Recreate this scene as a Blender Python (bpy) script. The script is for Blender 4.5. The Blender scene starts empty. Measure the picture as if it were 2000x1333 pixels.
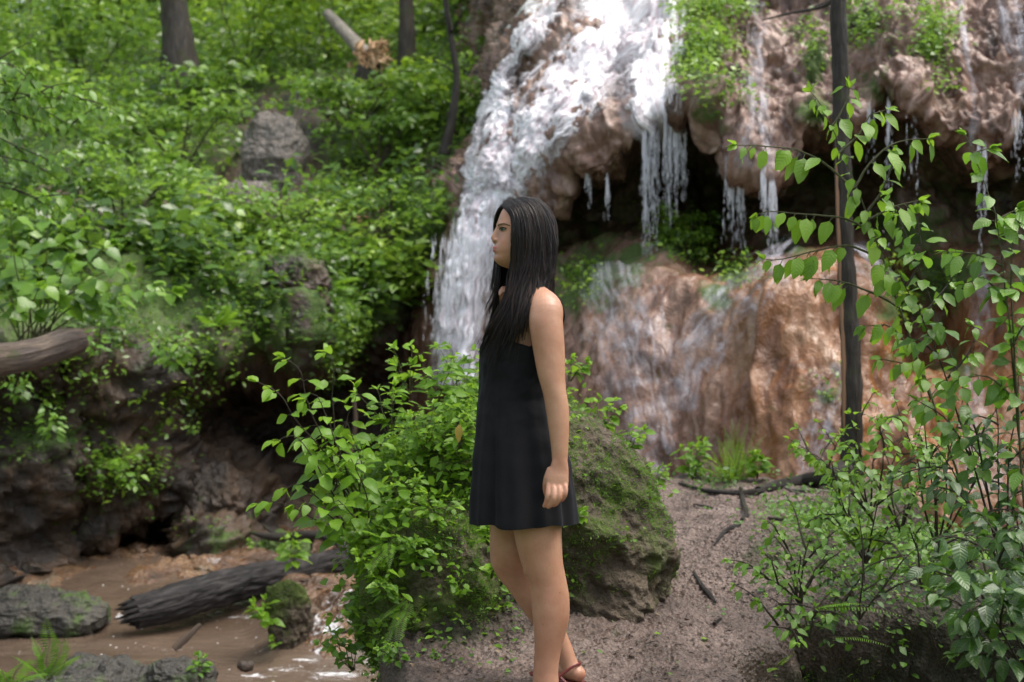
import bpy, math, random
import numpy as np
R = math.radians
# ------------------------------------------------------------------ camera, world, sun, exposure
F = 2000*50/36.0            # focal length in photo pixels (50 mm lens)
CZ = 1.17                   # camera height above the feet of the person
scene = bpy.context.scene
col = scene.collection
cam_d = bpy.data.cameras.new("camera"); cam = bpy.data.objects.new("camera", cam_d); col.objects.link(cam)
cam.location = (0, 0, CZ); cam.rotation_euler = (R(90), 0, 0)
cam_d.lens = 50; cam_d.sensor_width = 36; cam_d.clip_start = 0.05; cam_d.clip_end = 600
cam_d.dof.use_dof = True; cam_d.dof.focus_distance = 4.72; cam_d.dof.aperture_fstop = 3.4
scene.camera = cam
world = bpy.data.worlds.new("World"); scene.world = world; world.use_nodes = True
SUN_EL, SUN_AZ = R(66), R(100)     # azimuth measured from +Y clockwise
wn = world.node_tree.nodes; wl = world.node_tree.links
bg = wn["Background"]; sky = wn.new("ShaderNodeTexSky"); sky.sky_type = 'NISHITA'; sky.sun_disc = False
sky.sun_elevation = SUN_EL; sky.sun_rotation = SUN_AZ; sky.air_density = 1.0; sky.dust_density = 4.0; sky.ozone_density = 0.6
hs = wn.new("ShaderNodeHueSaturation"); hs.inputs["Saturation"].default_value = 0.45; wl.new(sky.outputs[0], hs.inputs["Color"]); wl.new(hs.outputs[0], bg.inputs[0]); bg.inputs[1].default_value = 0.15
sd = bpy.data.lights.new("sun", 'SUN'); sun = bpy.data.objects.new("sun", sd); col.objects.link(sun)
sd.energy = 1.35; sd.angle = R(35); sd.color = (1.0, 0.93, 0.83)
sun.rotation_euler = (R(90)-SUN_EL, 0, -SUN_AZ+math.pi)
scene.view_settings.view_transform = 'Standard'; scene.view_settings.look = 'None'
scene.view_settings.exposure = 1.25; scene.view_settings.gamma = 1.0
scene.cycles.max_bounces = 8; scene.cycles.transparent_max_bounces = 24
scene.cycles.diffuse_bounces = 4; scene.cycles.glossy_bounces = 3; scene.cycles.transmission_bounces = 4
scene.cycles.use_denoising = True; scene.cycles.sample_clamp_indirect = 4.0

rng = np.random.default_rng(7)
random.seed(7)

# ------------------------------------------------------------------ placing things by distance
def W(px, py, Y):
    return np.array([(px-1000)/F*Y, Y, CZ-(py-666.5)/F*Y])
def PX(P):
    return 1000+P[..., 0]/P[..., 1]*F, 666.5-(P[..., 2]-CZ)/P[..., 1]*F

# ------------------------------------------------------------------ noise
_perm = np.random.default_rng(3).permutation(256); _perm = np.concatenate([_perm]*3)
_grad = np.random.default_rng(4).normal(size=(256, 3)); _grad /= np.linalg.norm(_grad, axis=1)[:, None]
def perlin(P):
    P = np.asarray(P, float); i = np.floor(P).astype(int); f = P-i; u = f*f*f*(f*(f*6-15)+10); i &= 255
    out = 0
    for dx in (0, 1):
        wx = u[..., 0] if dx else 1-u[..., 0]
        for dy in (0, 1):
            wy = u[..., 1] if dy else 1-u[..., 1]
            for dz in (0, 1):
                wz = u[..., 2] if dz else 1-u[..., 2]
                h = _perm[_perm[_perm[i[..., 0]+dx]+i[..., 1]+dy]+i[..., 2]+dz]
                g = _grad[h]
                out = out+wx*wy*wz*(g[..., 0]*(f[..., 0]-dx)+g[..., 1]*(f[..., 1]-dy)+g[..., 2]*(f[..., 2]-dz))
    return out*1.6
def fbm(P, s=1.0, o=4, gain=0.5, ridge=False):
    a, t, n = 1.0, 0.0, 0.0
    P = np.asarray(P, float)*s
    for k in range(o):
        v = perlin(P+k*17.3)
        if ridge: v = 0.5-np.abs(v)*1.6
        t = t+a*v; n += a; a *= gain; P = P*2.03
    return t/n
def sstep(a, b, x):
    t = np.clip((x-a)/(b-a), 0, 1); return t*t*(3-2*t)

# ------------------------------------------------------------------ geometry collector
class Geo:
    def __init__(s): s.v = []; s.f = []; s.n = 0; s.a = []; s.uv = []; s.m = []
    def add(s, v, f, a=None, uv=None, m=0):
        v = np.asarray(v, float).reshape(-1, 3); f = np.asarray(f, int)
        s.v.append(v); s.f.append(f+s.n); s.n += len(v)
        s.a.append(np.full(len(v), 0.5) if a is None else np.broadcast_to(np.asarray(a, float), (len(v),)))
        s.uv.append(np.zeros((len(v), 3)) if uv is None else uv)
        s.m.append(np.full(len(f), m, int))
    def arrays(s): return np.concatenate(s.v), s.f
def mesh_from(name, g, origin=(0, 0, 0), smooth=True, attrs=None):
    me = bpy.data.meshes.new(name)
    if not g.v: return me
    v = np.concatenate(g.v)-np.asarray(origin)
    loops = np.concatenate([f.ravel() for f in g.f]); sizes = np.concatenate([np.full(len(f), f.shape[1]) for f in g.f])
    starts = np.concatenate([[0], np.cumsum(sizes)[:-1]])
    me.vertices.add(len(v)); me.vertices.foreach_set("co", v.astype(np.float32).ravel())
    me.loops.add(len(loops)); me.loops.foreach_set("vertex_index", loops.astype(np.int32))
    me.polygons.add(len(sizes)); me.polygons.foreach_set("loop_start", starts.astype(np.int32)); me.polygons.foreach_set("loop_total", sizes.astype(np.int32))
    me.polygons.foreach_set("use_smooth", np.full(len(sizes), smooth))
    me.polygons.foreach_set("material_index", np.concatenate(g.m).astype(np.int32))
    me.update(calc_edges=True)
    at = me.attributes.new("rnd", 'FLOAT', 'POINT'); at.data.foreach_set("value", np.concatenate(g.a).astype(np.float32))
    at = me.attributes.new("luv", 'FLOAT_VECTOR', 'POINT'); at.data.foreach_set("vector", np.concatenate(g.uv).astype(np.float32).ravel())
    for k, arr in (attrs or {}).items():
        arr = np.asarray(arr, np.float32)
        if arr.ndim == 2:
            at = me.attributes.new(k, 'FLOAT_VECTOR', 'POINT'); at.data.foreach_set("vector", arr.ravel())
        else:
            at = me.attributes.new(k, 'FLOAT', 'POINT'); at.data.foreach_set("value", arr)
    return me
def obj(name, g, mat, parent=None, smooth=True, attrs=None, origin=None, me=None):
    if origin is None: origin = parent_loc(parent) if parent is not None else (0, 0, 0)
    if me is None: me = mesh_from(name, g, origin, smooth, attrs)
    o = bpy.data.objects.new(name, me); col.objects.link(o)
    for m in (mat if isinstance(mat, (list, tuple)) else [mat]): me.materials.append(m)
    if parent is not None: o.parent = parent
    else: o.location = origin
    return o
def parent_loc(p):
    l = np.zeros(3)
    while p is not None: l = l+np.array(p.location); p = p.parent
    return l
def tag(o, label=None, cat=None, group=None, kind=None):
    if label: o["label"] = label
    if cat: o["category"] = cat
    if group: o["group"] = group
    if kind: o["kind"] = kind
    return o
def thing(name, loc, label, cat, group=None):
    o = bpy.data.objects.new(name, None); col.objects.link(o); o.location = tuple(loc); o.empty_display_size = 0.1
    return tag(o, label, cat, group)

# ------------------------------------------------------------------ tubes, lofts, leaves
def cr(P, n):
    """Catmull-Rom through control rows P (axis 0), n samples evenly by arc length of the mean row."""
    P = np.asarray(P, float); K = len(P)
    Q = np.concatenate([[2*P[0]-P[1]], P, [2*P[-1]-P[-2]]])
    m = 24; t = np.linspace(0, K-1, (K-1)*m+1); i = np.minimum(t.astype(int), K-2); u = (t-i).reshape((-1,)+(1,)*(P.ndim-1))
    a, b, c, d = Q[i], Q[i+1], Q[i+2], Q[i+3]
    S = 0.5*((2*b)+(-a+c)*u+(2*a-5*b+4*c-d)*u*u+(-a+3*b-3*c+d)*u**3)
    dl = np.sqrt((np.diff(S, axis=0)**2).sum(-1))
    if dl.ndim > 1: dl = dl.mean(tuple(range(1, dl.ndim)))
    L = np.concatenate([[0], np.cumsum(dl)]); tt = np.linspace(0, L[-1], n)
    j = np.clip(np.searchsorted(L, tt, side='right')-1, 0, len(L)-2); w = ((tt-L[j])/np.maximum(L[j+1]-L[j], 1e-9)).reshape((-1,)+(1,)*(P.ndim-1))
    return S[j]*(1-w)+S[j+1]*w
def grid_faces(a, b, wrap=False):
    i, j = np.meshgrid(np.arange(a-1), np.arange(b if wrap else b-1), indexing='ij')
    j2 = (j+1) % b
    return np.stack([i*b+j, i*b+j2, (i+1)*b+j2, (i+1)*b+j], -1).reshape(-1, 4)
def frames(P):
    T = np.gradient(P, axis=0); T /= np.linalg.norm(T, axis=1)[:, None]+1e-12
    up = np.array([0, 0, 1.0]) if abs(T[0, 2]) < 0.9 else np.array([1.0, 0, 0])
    A = np.zeros_like(P); a = np.cross(T[0], up); a /= np.linalg.norm(a)
    for i in range(len(P)):
        a = a-T[i]*a.dot(T[i]); a /= np.linalg.norm(a)+1e-12; A[i] = a
    return T, A, np.cross(T, A)
def tube(g, pts, rad, n=8, res=None, rough=0.0, rs=8.0, a=0.5, caps=True, m=0, bark=0.0):
    pts = np.asarray(pts, float); rad = np.asarray(rad, float)
    if rad.ndim == 0: rad = np.full(len(pts), float(rad))
    if res:
        C = cr(np.concatenate([pts, rad.reshape(len(pts), -1)], 1), res); pts, rad = C[:, :3], C[:, 3]
    T, A, B = frames(pts); th = np.linspace(0, 2*math.pi, n, endpoint=False)
    d = A[:, None]*np.cos(th)[None, :, None]+B[:, None]*np.sin(th)[None, :, None]
    V = pts[:, None]+d*rad[:, None, None]
    if rough: V = V+d*(rough*fbm(V, rs, 3))[..., None]
    L = np.concatenate([[0], np.cumsum(np.linalg.norm(np.diff(pts, axis=0), axis=1))])
    if bark:
        q = np.stack([np.cos(th)[None, :]*rad[:, None]*34, np.sin(th)[None, :]*rad[:, None]*34, np.repeat(L[:, None]*5.0, n, 1)], -1)
        V = V+d*(bark*(np.abs(perlin(q))*-2+0.6+0.5*perlin(q*2.3)))[..., None]
    uv = np.stack([np.repeat(th[None]*1.0, len(pts), 0), np.repeat(L[:, None], n, 1), np.zeros((len(pts), n))], -1).reshape(-1, 3)
    g.add(V.reshape(-1, 3), grid_faces(len(pts), n, True), a, uv, m)
    if caps:
        for k in (0, len(pts)-1):
            c = V[k].mean(0); idx = np.arange(n)
            vv = np.concatenate([V[k], [c]]); ff = np.stack([idx, (idx+1) % n, np.full(n, n)], -1)
            if k == 0: ff = ff[:, ::-1]
            g.add(vv, ff, a, None, m)
def unit(v): return v/(np.linalg.norm(v, axis=-1, keepdims=True)+1e-12)
def leaves(g, base, d, nrm, L, wd, rnd, shape='ovate', rows=5, fold=0.25, droop=0.35, m=0):
    """many leaves at once: base (N,3), direction d, surface normal nrm, length L, width wd."""
    base = np.asarray(base, float); N = len(base)
    if N == 0: return
    d = unit(np.asarray(d, float)); nrm = np.asarray(nrm, float); nrm = unit(nrm-d*(nrm*d).sum(-1, keepdims=True)); s = np.cross(d, nrm)
    L = np.broadcast_to(np.asarray(L, float), (N,)); wd = np.broadcast_to(np.asarray(wd, float), (N,))
    t = np.linspace(0, 1, rows)
    if shape == 'ovate': w = np.sin(math.pi*np.clip(t, 0, 1)**0.72)**0.85*(1-t*0.12)
    elif shape == 'heart': w = np.sin(math.pi*(0.12+0.88*t)**0.62)**0.9
    elif shape == 'lance': w = np.sin(math.pi*t**0.8)
    else: w = np.ones(rows)
    w[-1] = 0.02; w[0] = 0.45 if shape == 'heart' else 0.04
    cx = np.array([-1, 0, 1.0])
    curl = droop*t**1.8
    T, C = np.meshgrid(t, cx, indexing='ij'); Wd = np.repeat(w[:, None], 3, 1)
    along = T-0.15*0; along = T.copy()
    if shape == 'heart': along[0, [0, 2]] = -0.07
    P = (base[:, None, None]+d[:, None, None]*(L[:, None, None]*along[None]*(1-0.25*curl[None, :, None]))[..., None]
         + s[:, None, None]*(wd[:, None, None]*0.5*C[None]*Wd[None])[..., None]
         + nrm[:, None, None]*((wd[:, None, None]*0.5*fold*np.abs(C)[None]*Wd[None])-(L[:, None, None]*curl[None, :, None]*0.55))[..., None])
    jit = rng.normal(size=P.shape)*(wd[:, None, None, None]*0.03); P = P+jit
    f0 = grid_faces(rows, 3); f = (f0[None]+np.arange(N)[:, None, None]*rows*3).reshape(-1, 4)
    uv = np.stack([np.repeat(C.ravel()[None], N, 0), np.repeat(T.ravel()[None], N, 0), np.zeros((N, rows*3))], -1).reshape(-1, 3)
    g.add(P.reshape(-1, 3), f, np.repeat(np.broadcast_to(rnd, (N,)), rows*3), uv, m)
def rand_unit(n, up=0.0):
    v = rng.normal(size=(n, 3)); v[:, 2] += up; return unit(v)
# ------------------------------------------------------------------ materials
class NT:
    def __init__(s, name):
        s.m = bpy.data.materials.new(name); s.m.use_nodes = True; s.t = s.m.node_tree; s.N = s.t.nodes; s.L = s.t.links
        s.b = s.N["Principled BSDF"]; s.out = s.N["Material Output"]
    def n(s, kind, **k):
        o = s.N.new("ShaderNode"+kind)
        for a, v in k.items(): setattr(o, a, v)
        return o
    def link(s, a, b): s.L.new(a, b)
    def obj(s): return s.n("TexCoord").outputs["Object"]
    def geo(s): return s.n("NewGeometry")
    def attr(s, name): a = s.n("Attribute"); a.attribute_name = name; return a
    def mapping(s, v, sc): m = s.n("Mapping"); m.inputs[3].default_value = sc; s.link(v, m.inputs[0]); return m.outputs[0]
    def noise(s, v, scale, detail=5, rough=0.55, dist=0.0):
        t = s.n("TexNoise"); t.inputs["Scale"].default_value = scale; t.inputs["Detail"].default_value = detail
        t.inputs["Roughness"].default_value = rough; t.inputs["Distortion"].default_value = dist; s.link(v, t.inputs["Vector"]); return t.outputs["Fac"]
    def vor(s, v, scale, feature='F1'):
        t = s.n("TexVoronoi"); t.feature = feature; t.inputs["Scale"].default_value = scale; s.link(v, t.inputs["Vector"]); return t.outputs["Distance"]
    def ramp(s, v, stops, interp='LINEAR'):
        r = s.n("ValToRGB"); r.color_ramp.interpolation = interp; e = r.color_ramp.elements
        while len(e) < len(stops): e.new(0.5)
        for i, (p, c) in enumerate(stops):
            e[i].position = p; e[i].color = (c if isinstance(c, tuple) else (c, c, c))+(1,)
        s.link(v, r.inputs[0]); return r.outputs[0]
    def mix(s, f, a, b, mode='MIX'):
        m = s.n("Mix"); m.data_type = 'RGBA'; m.blend_type = mode
        for x, i in ((f, 0), (a, 6), (b, 7)):
            if isinstance(x, (int, float)): m.inputs[i].default_value = x if i == 0 else (x, x, x, 1)
            elif isinstance(x, tuple): m.inputs[i].default_value = x+(1,)
            else: s.link(x, m.inputs[i])
        return m.outputs[2]
    def math(s, op, a, b=None, clamp=False):
        m = s.n("Math"); m.operation = op; m.use_clamp = clamp
        for x, i in ((a, 0), (b, 1)):
            if x is None: continue
            if isinstance(x, (int, float)): m.inputs[i].default_value = x
            else: s.link(x, m.inputs[i])
        return m.outputs[0]
    def bump(s, h, st=0.5, dist=0.02, n=None):
        b = s.n("Bump"); b.inputs["Strength"].default_value = st; b.inputs["Distance"].default_value = dist; s.link(h, b.inputs["Height"])
        if n is not None: s.link(n, b.inputs["Normal"])
        return b.outputs[0]
    def set(s, color=None, rough=None, normal=None, spec=None, alpha=None, **k):
        for x, nm in ((color, "Base Color"), (rough, "Roughness"), (normal, "Normal"), (spec, "Specular IOR Level"), (alpha, "Alpha")):
            if x is None: continue
            if isinstance(x, (int, float)): s.b.inputs[nm].default_value = x
            elif isinstance(x, tuple): s.b.inputs[nm].default_value = x+(1,)
            else: s.link(x, s.b.inputs[nm])
        for a, v in k.items(): s.b.inputs[a.replace("_", " ")].default_value = v
        return s.m

def leaf_mat(name, stops, trans=0.42, tcol=(0.30, 0.48, 0.04), rough=0.33, veins=True, spec=0.36):
    t = NT(name); r = t.attr("rnd").outputs["Fac"]
    c = t.ramp(r, stops)
    n = t.noise(t.obj(), 9, 2); c = t.mix(t.math('MULTIPLY', n, 0.25), c, (0.05, 0.09, 0.015), 'MIX')
    uv = t.attr("luv").outputs["Vector"]; sx = t.n("SeparateXYZ"); t.link(uv, sx.inputs[0])
    au = t.math('ABSOLUTE', sx.outputs[0])
    if veins:
        vv = t.math('SINE', t.math('MULTIPLY', t.math('SUBTRACT', sx.outputs[1], t.math('MULTIPLY', au, 0.22)), 46.0))
        rib = t.math('LESS_THAN', au, 0.07)
        c = t.mix(t.math('MULTIPLY', rib, 0.35), c, (0.20, 0.30, 0.08))
        h = t.math('ADD', t.math('MULTIPLY', vv, 0.4), t.math('MULTIPLY', t.noise(t.obj(), 60, 2), 0.8))
        nb = t.bump(h, 0.35, 0.002)
    else: nb = t.bump(t.noise(t.obj(), 30, 2), 0.4, 0.006)
    t.set(c, rough+.02, nb, spec)
    tr = t.n("BsdfTranslucent"); tc = t.mix(0.5, c, tcol, 'MIX'); t.link(tc, tr.inputs[0])
    mx = t.n("MixShader"); mx.inputs[0].default_value = trans
    t.link(t.b.outputs[0], mx.inputs[1]); t.link(tr.outputs[0], mx.inputs[2]); t.link(mx.outputs[0], t.out.inputs[0])
    return t.m
M = {}
M['leaf_bright'] = leaf_mat("leaf_bright", [(0, (0.075, 0.17, 0.012)), (0.5, (0.14, 0.29, 0.016)), (1, (0.22, 0.39, 0.025))], 0.48)
M['leaf_mid'] = leaf_mat("leaf_mid", [(0, (0.055, 0.135, 0.014)), (0.5, (0.115, 0.25, 0.02)), (1, (0.20, 0.36, 0.03))], 0.4, (0.18, 0.36, 0.03), 0.30, True, 0.48)
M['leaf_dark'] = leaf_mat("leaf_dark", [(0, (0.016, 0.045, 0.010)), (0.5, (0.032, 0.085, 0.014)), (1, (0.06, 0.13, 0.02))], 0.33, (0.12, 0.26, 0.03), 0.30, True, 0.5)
M['leaf_bank'] = leaf_mat("leaf_bank", [(0, (0.03, 0.075, 0.014)), (0.4, (0.09, 0.19, 0.024)), (0.75, (0.185, 0.33, 0.034)), (1, (0.30, 0.45, 0.045))], 0.42, (0.3, 0.5, 0.06), 0.27, False, 0.55)
M['leaf_far'] = leaf_mat("leaf_far", [(0, (0.04, 0.10, 0.012)), (0.5, (0.12, 0.24, 0.018)), (1, (0.26, 0.40, 0.03))], 0.55, (0.42, 0.6, 0.05), 0.4, False)
M['fern'] = leaf_mat("fern_green", [(0, (0.08, 0.19, 0.014)), (0.5, (0.14, 0.30, 0.018)), (1, (0.2, 0.38, 0.025))], 0.45, (0.3, 0.5, 0.04), 0.45, False)
M['leaf_dead'] = leaf_mat("leaf_yellow", [(0, (0.25, 0.16, 0.04)), (1, (0.35, 0.26, 0.05))], 0.3, (0.4, 0.3, 0.05))

def rock_mat(name, cols, rough=(0.3, 0.75), bs=1.0, moss=True, wetgloss=0.5, scale=1.0, mosscol=(0.035, 0.06, 0.012)):
    t = NT(name); o = t.obj()
    c = t.ramp(t.noise(o, 1.7*scale, 5, 0.62, 0.6), [(0.28+0.5*i/(len(cols)-1)*0.9, k) for i, k in enumerate(cols)])
    fine = t.noise(o, 22*scale, 4, 0.7); c = t.mix(t.ramp(fine, [(0.35, 0.0), (0.75, 0.65)]), c, t.mix(1.0, c, 0.35, 'MULTIPLY'))
    lf = t.noise(t.mapping(o, (3, 3, 0.8)), 3*scale, 5, 0.6); c = t.mix(t.ramp(lf, [(0.5, 0.0), (0.7, 0.5)]), c, t.mix(1.0, c, (1.5, 1.35, 1.15), 'MULTIPLY'))
    if moss:
        mk = t.attr("moss").outputs["Fac"]; gn = t.noise(o, 7, 5, 0.65)
        f = t.math('MULTIPLY', t.math('ADD', t.math('SUBTRACT', gn, 0.62), mk), 5.0, True)
        mc = t.mix(t.noise(o, 45, 3), mosscol, tuple(k*2.4 for k in mosscol))
        c = t.mix(f, c, mc)
    h = t.math('ADD', t.noise(o, 9*scale, 5, 0.68), t.math('MULTIPLY', t.vor(o, 16*scale), 0.35))
    h2 = t.noise(o, 70*scale, 4, 0.6)
    n2 = t.bump(h2, 0.35*bs, 0.01, t.bump(h, 0.75*bs, 0.06))
    r = t.ramp(t.noise(o, 5*scale, 4), [(0.35, rough[0]), (0.65, rough[1])])
    if moss: r = t.mix(f, r, 0.9)
    return t.set(c, r, n2, wetgloss)
M['bank_rock'] = rock_mat("bank_rock", [(0.014, 0.010, 0.007), (0.032, 0.022, 0.015), (0.075, 0.045, 0.025), (0.10, 0.078, 0.058)], (0.35, 0.8))
M['soil'] = rock_mat("dark_soil", [(0.016, 0.011, 0.007), (0.035, 0.025, 0.016), (0.05, 0.036, 0.024)], (0.5, 0.9))
M['boulder'] = rock_mat("mossy_boulder", [(0.045, 0.035, 0.025), (0.09, 0.070, 0.050), (0.16, 0.125, 0.09)], (0.55, 0.95), 1.4, True, 0.3, 1.6, (0.04, 0.055, 0.012))
M['grey_rock'] = rock_mat("grey_stream_rock", [(0.025, 0.023, 0.019), (0.05, 0.046, 0.037), (0.09, 0.083, 0.067)], (0.25, 0.7), 1.0, True, 0.5, 2.0)

M['slab'] = rock_mat("grey_brown_slab", [(0.06, 0.05, 0.04), (0.14, 0.12, 0.10), (0.26, 0.24, 0.22)], (0.2, 0.6), 1.0, False, 0.6, 1.5)

def travertine():
    t = NT("wet_travertine"); o = t.obj()
    m1 = t.mapping(o, (1.3, 1.3, 0.45))
    c = t.ramp(t.noise(m1, 1.6, 5, 0.6, 1.0), [(0.30, (0.055, 0.029, 0.016)), (0.42, (0.135, 0.055, 0.020)), (0.54, (0.235, 0.108, 0.043)), (0.72, (0.31, 0.20, 0.125))])
    up = t.attr("pink").outputs["Fac"]
    c2 = t.ramp(t.noise(m1, 2.4, 5, 0.65, 0.6), [(0.34, (0.045, 0.025, 0.018)), (0.49, (0.20, 0.118, 0.088)), (0.66, (0.36, 0.26, 0.21))])
    c = t.mix(up, c, c2)
    fine = t.noise(o, 14, 4, 0.7); c = t.mix(t.ramp(fine, [(0.4, 0.0), (0.72, 0.55)]), c, t.mix(1.0, c, (0.45, 0.33, 0.26), 'MULTIPLY'))
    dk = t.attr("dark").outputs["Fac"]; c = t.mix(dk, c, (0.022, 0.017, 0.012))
    mk = t.attr("moss").outputs["Fac"]; gn = t.noise(o, 5, 4, 0.68)
    f = t.math('MULTIPLY', t.math('ADD', t.math('SUBTRACT', gn, 0.62), mk), 5.0, True)
    c = t.mix(f, c, t.mix(t.noise(o, 30, 3), (0.022, 0.045, 0.010), (0.085, 0.13, 0.022)))
    h = t.math('ADD', t.noise(t.mapping(o, (1.4, 1.4, 0.8)), 6, 5, 0.66, 0.5), t.math('MULTIPLY', t.vor(t.mapping(o, (1, 1, 0.6)), 11), 0.5))
    n = t.bump(t.noise(o, 45, 5, 0.6), 0.3, 0.012, t.bump(h, 0.55, 0.07))
    r = t.ramp(t.noise(o, 7, 5), [(0.4, 0.20), (0.62, 0.46)]); r = t.mix(f, r, 0.85)
    return t.set(c, r, n, 0.5)
M['travertine'] = travertine()

def mud():
    t = NT("wet_mud"); o = t.obj()
    c = t.ramp(t.noise(o, 3.0, 5, 0.65, 0.4), [(0.3, (0.06, 0.038, 0.028)), (0.5, (0.15, 0.104, 0.084)), (0.68, (0.24, 0.18, 0.152))])
    gr = t.noise(o, 65, 5, 0.75); c = t.mix(t.ramp(gr, [(0.46, 0.0), (0.6, 0.85)]), c, (0.035, 0.022, 0.014))
    cr_ = t.vor(o, 90); c = t.mix(t.ramp(cr_, [(0.12, 0.4), (0.3, 0.0)]), c, (0.30, 0.22, 0.16))
    mk = t.attr("moss").outputs["Fac"]; f = t.math('MULTIPLY', t.math('ADD', t.math('SUBTRACT', t.noise(o, 7, 5, 0.65), 0.62), mk), 5.0, True)
    c = t.mix(f, c, (0.035, 0.045, 0.014))
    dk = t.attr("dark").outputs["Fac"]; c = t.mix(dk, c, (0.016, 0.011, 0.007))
    h = t.math('ADD', t.noise(o, 24, 5, 0.72), t.math('MULTIPLY', t.vor(o, 60), 0.5))
    n = t.bump(t.noise(o, 170, 3, 0.6), 0.5, 0.004, t.bump(h, 0.9, 0.028))
    r = t.ramp(t.noise(o, 10, 5, 0.6), [(0.42, 0.24), (0.6, 0.62)]); r = t.mix(f, r, 0.9); r = t.mix(dk, r, 0.9)
    return t.set(c, r, n, 0.5)
M['mud'] = mud()

def bed():
    t = NT("orange_stream_bed"); o = t.obj()
    c = t.ramp(t.noise(o, 2.6, 5, 0.65, 0.6), [(0.3, (0.03, 0.017, 0.01)), (0.44, (0.10, 0.048, 0.022)), (0.58, (0.19, 0.105, 0.05)), (0.74, (0.17, 0.15, 0.10))])
    g = t.noise(o, 40, 4, 0.7); c = t.mix(t.ramp(g, [(0.45, 0.0), (0.65, 0.7)]), c, (0.04, 0.028, 0.02))
    foam = t.noise(t.mapping(o, (1, 0.6, 1)), 8, 4, 0.7, 0.8); fm = t.attr("foam").outputs["Fac"]
    ff = t.math('MULTIPLY', t.math('ADD', t.math('SUBTRACT', foam, 0.72), t.math('MULTIPLY', fm, 0.32)), 6.0, True)
    c = t.mix(ff, c, (0.72, 0.74, 0.78))
    h = t.math('ADD', t.noise(o, 14, 5, 0.7), t.math('MULTIPLY', t.vor(o, 26), 0.4))
    return t.set(c, 0.14, t.bump(h, 0.85, 0.05), 0.7)
M['bed'] = bed()

def stream():
    t = NT("muddy_water"); o = t.obj()
    c = t.ramp(t.noise(o, 0.9, 3), [(0.35, (0.07, 0.048, 0.033)), (0.65, (0.13, 0.093, 0.068))])
    s1 = t.noise(t.mapping(o, (1.0, 1.0, 1)), 26, 3, 0.6, 0.5); fm = t.attr("foam").outputs["Fac"]
    s2 = t.noise(t.mapping(o, (0.7, 1.6, 1)), 15, 4, 0.72, 1.2)
    ff = t.math('MULTIPLY', t.math('ADD', t.math('SUBTRACT', s2, 0.80), t.math('MULTIPLY', fm, 0.40)), 9.0, True)
    spk = t.ramp(t.vor(t.mapping(o, (1, 0.55, 1)), 13), [(0.05, 1.0), (0.13, 0.0)])
    spk = t.math('MULTIPLY', spk, t.ramp(t.noise(o, 2.4, 3), [(0.44, 0.0), (0.54, 1.0)])); ff = t.math('MAXIMUM', ff, t.math('MULTIPLY', spk, 1.0))
    c = t.mix(t.math('MULTIPLY', ff, 0.85), c, (0.72, 0.73, 0.75))
    n = t.bump(s1, 0.25, 0.02, t.bump(t.noise(t.mapping(o, (0.7, 1.3, 1)), 4, 4, 0.6, 0.8), 0.45, 0.06))
    return t.set(c, t.mix(ff, 0.04, 0.5), n, 0.9)
M['stream'] = stream()

def falls(name, lo, hi, sc=(16, 1.6), col=((0.50, 0.52, 0.58), (0.90, 0.91, 0.94)), top=1.0):
    t = NT(name); fl = t.attr("flow").outputs["Vector"]; cv = t.attr("cover").outputs["Fac"]
    a = t.noise(t.mapping(fl, (sc[0], sc[1], 1)), 1.0, 4, 0.68, 0.7)
    b = t.noise(t.mapping(fl, (sc[0]*0.3, sc[1]*1.5, 1)), 1.0, 5, 0.65, 0.8)
    ab = t.math('ADD', t.math('MULTIPLY', a, 0.6), t.math('MULTIPLY', b, 0.4))
    al = t.math('MULTIPLY', t.math('ADD', t.math('SUBTRACT', ab, lo), t.math('MULTIPLY', cv, hi-0.0)), 3.6, True)
    al = t.math('MULTIPLY', al, t.ramp(cv, [(0.02, 0.0), (0.45, top)]))
    c = t.mix(t.ramp(ab, [(0.38, 0.0), (0.56, 1.0)]), col[0], col[1])
    n = t.bump(ab, 0.7, 0.05)
    m = t.set(c, 0.4, n, 0.5, al); return m
M['falls'] = falls("white_falling_water", 0.72, 0.52, (34, 0.8), ((0.50, 0.36, 0.41), (0.88, 0.89, 0.93)))
M['film'] = falls("thin_water_film", 0.86, 0.44, (7, 1.9), ((0.26, 0.24, 0.27), (0.52, 0.52, 0.58)), 0.60)
def drops():
    t = NT("water_drops"); return t.set((0.82, 0.84, 0.90), 0.15, None, 0.6, 0.52)
M['drops'] = drops()

def bark(name, cols, sc=1.0, rough=0.75, moss=0.0, spec=0.35):
    t = NT(name); o = t.obj(); uv = t.attr("luv").outputs["Vector"]
    n1 = t.noise(t.mapping(uv, (2.6, 3.0*sc, 1)), 1.8, 5, 0.7, 0.5); n0 = t.noise(o, 4*sc, 5, 0.6)
    c = t.ramp(t.math('ADD', t.math('MULTIPLY', n1, 0.6), t.math('MULTIPLY', n0, 0.4)), [(0.34+0.12*i, k) for i, k in enumerate(cols)])
    if moss:
        c = t.mix(t.ramp(t.noise(o, 3.5, 5, 0.65), [(0.62-moss*0.3, 0.0), (0.72-moss*0.3, 0.85)]), c, (0.045, 0.06, 0.014))
    fine = t.noise(o, 60*sc, 5, 0.7)
    n = t.bump(fine, 0.5, 0.006, t.bump(n1, 0.9, 0.02))
    return t.set(c, t.ramp(n0, [(0.4, rough*0.5), (0.6, rough)]), n, spec)
M['bark_dark'] = bark("dark_wet_bark", [(0.006, 0.005, 0.004), (0.017, 0.013, 0.010), (0.04, 0.034, 0.027)], 1, 0.7, 0.15)
M['bark_log'] = bark("grey_log_bark", [(0.003, 0.003, 0.003), (0.009, 0.008, 0.008), (0.045, 0.041, 0.040)], 1.0, 0.8, 0.0, 0.22)
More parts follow.
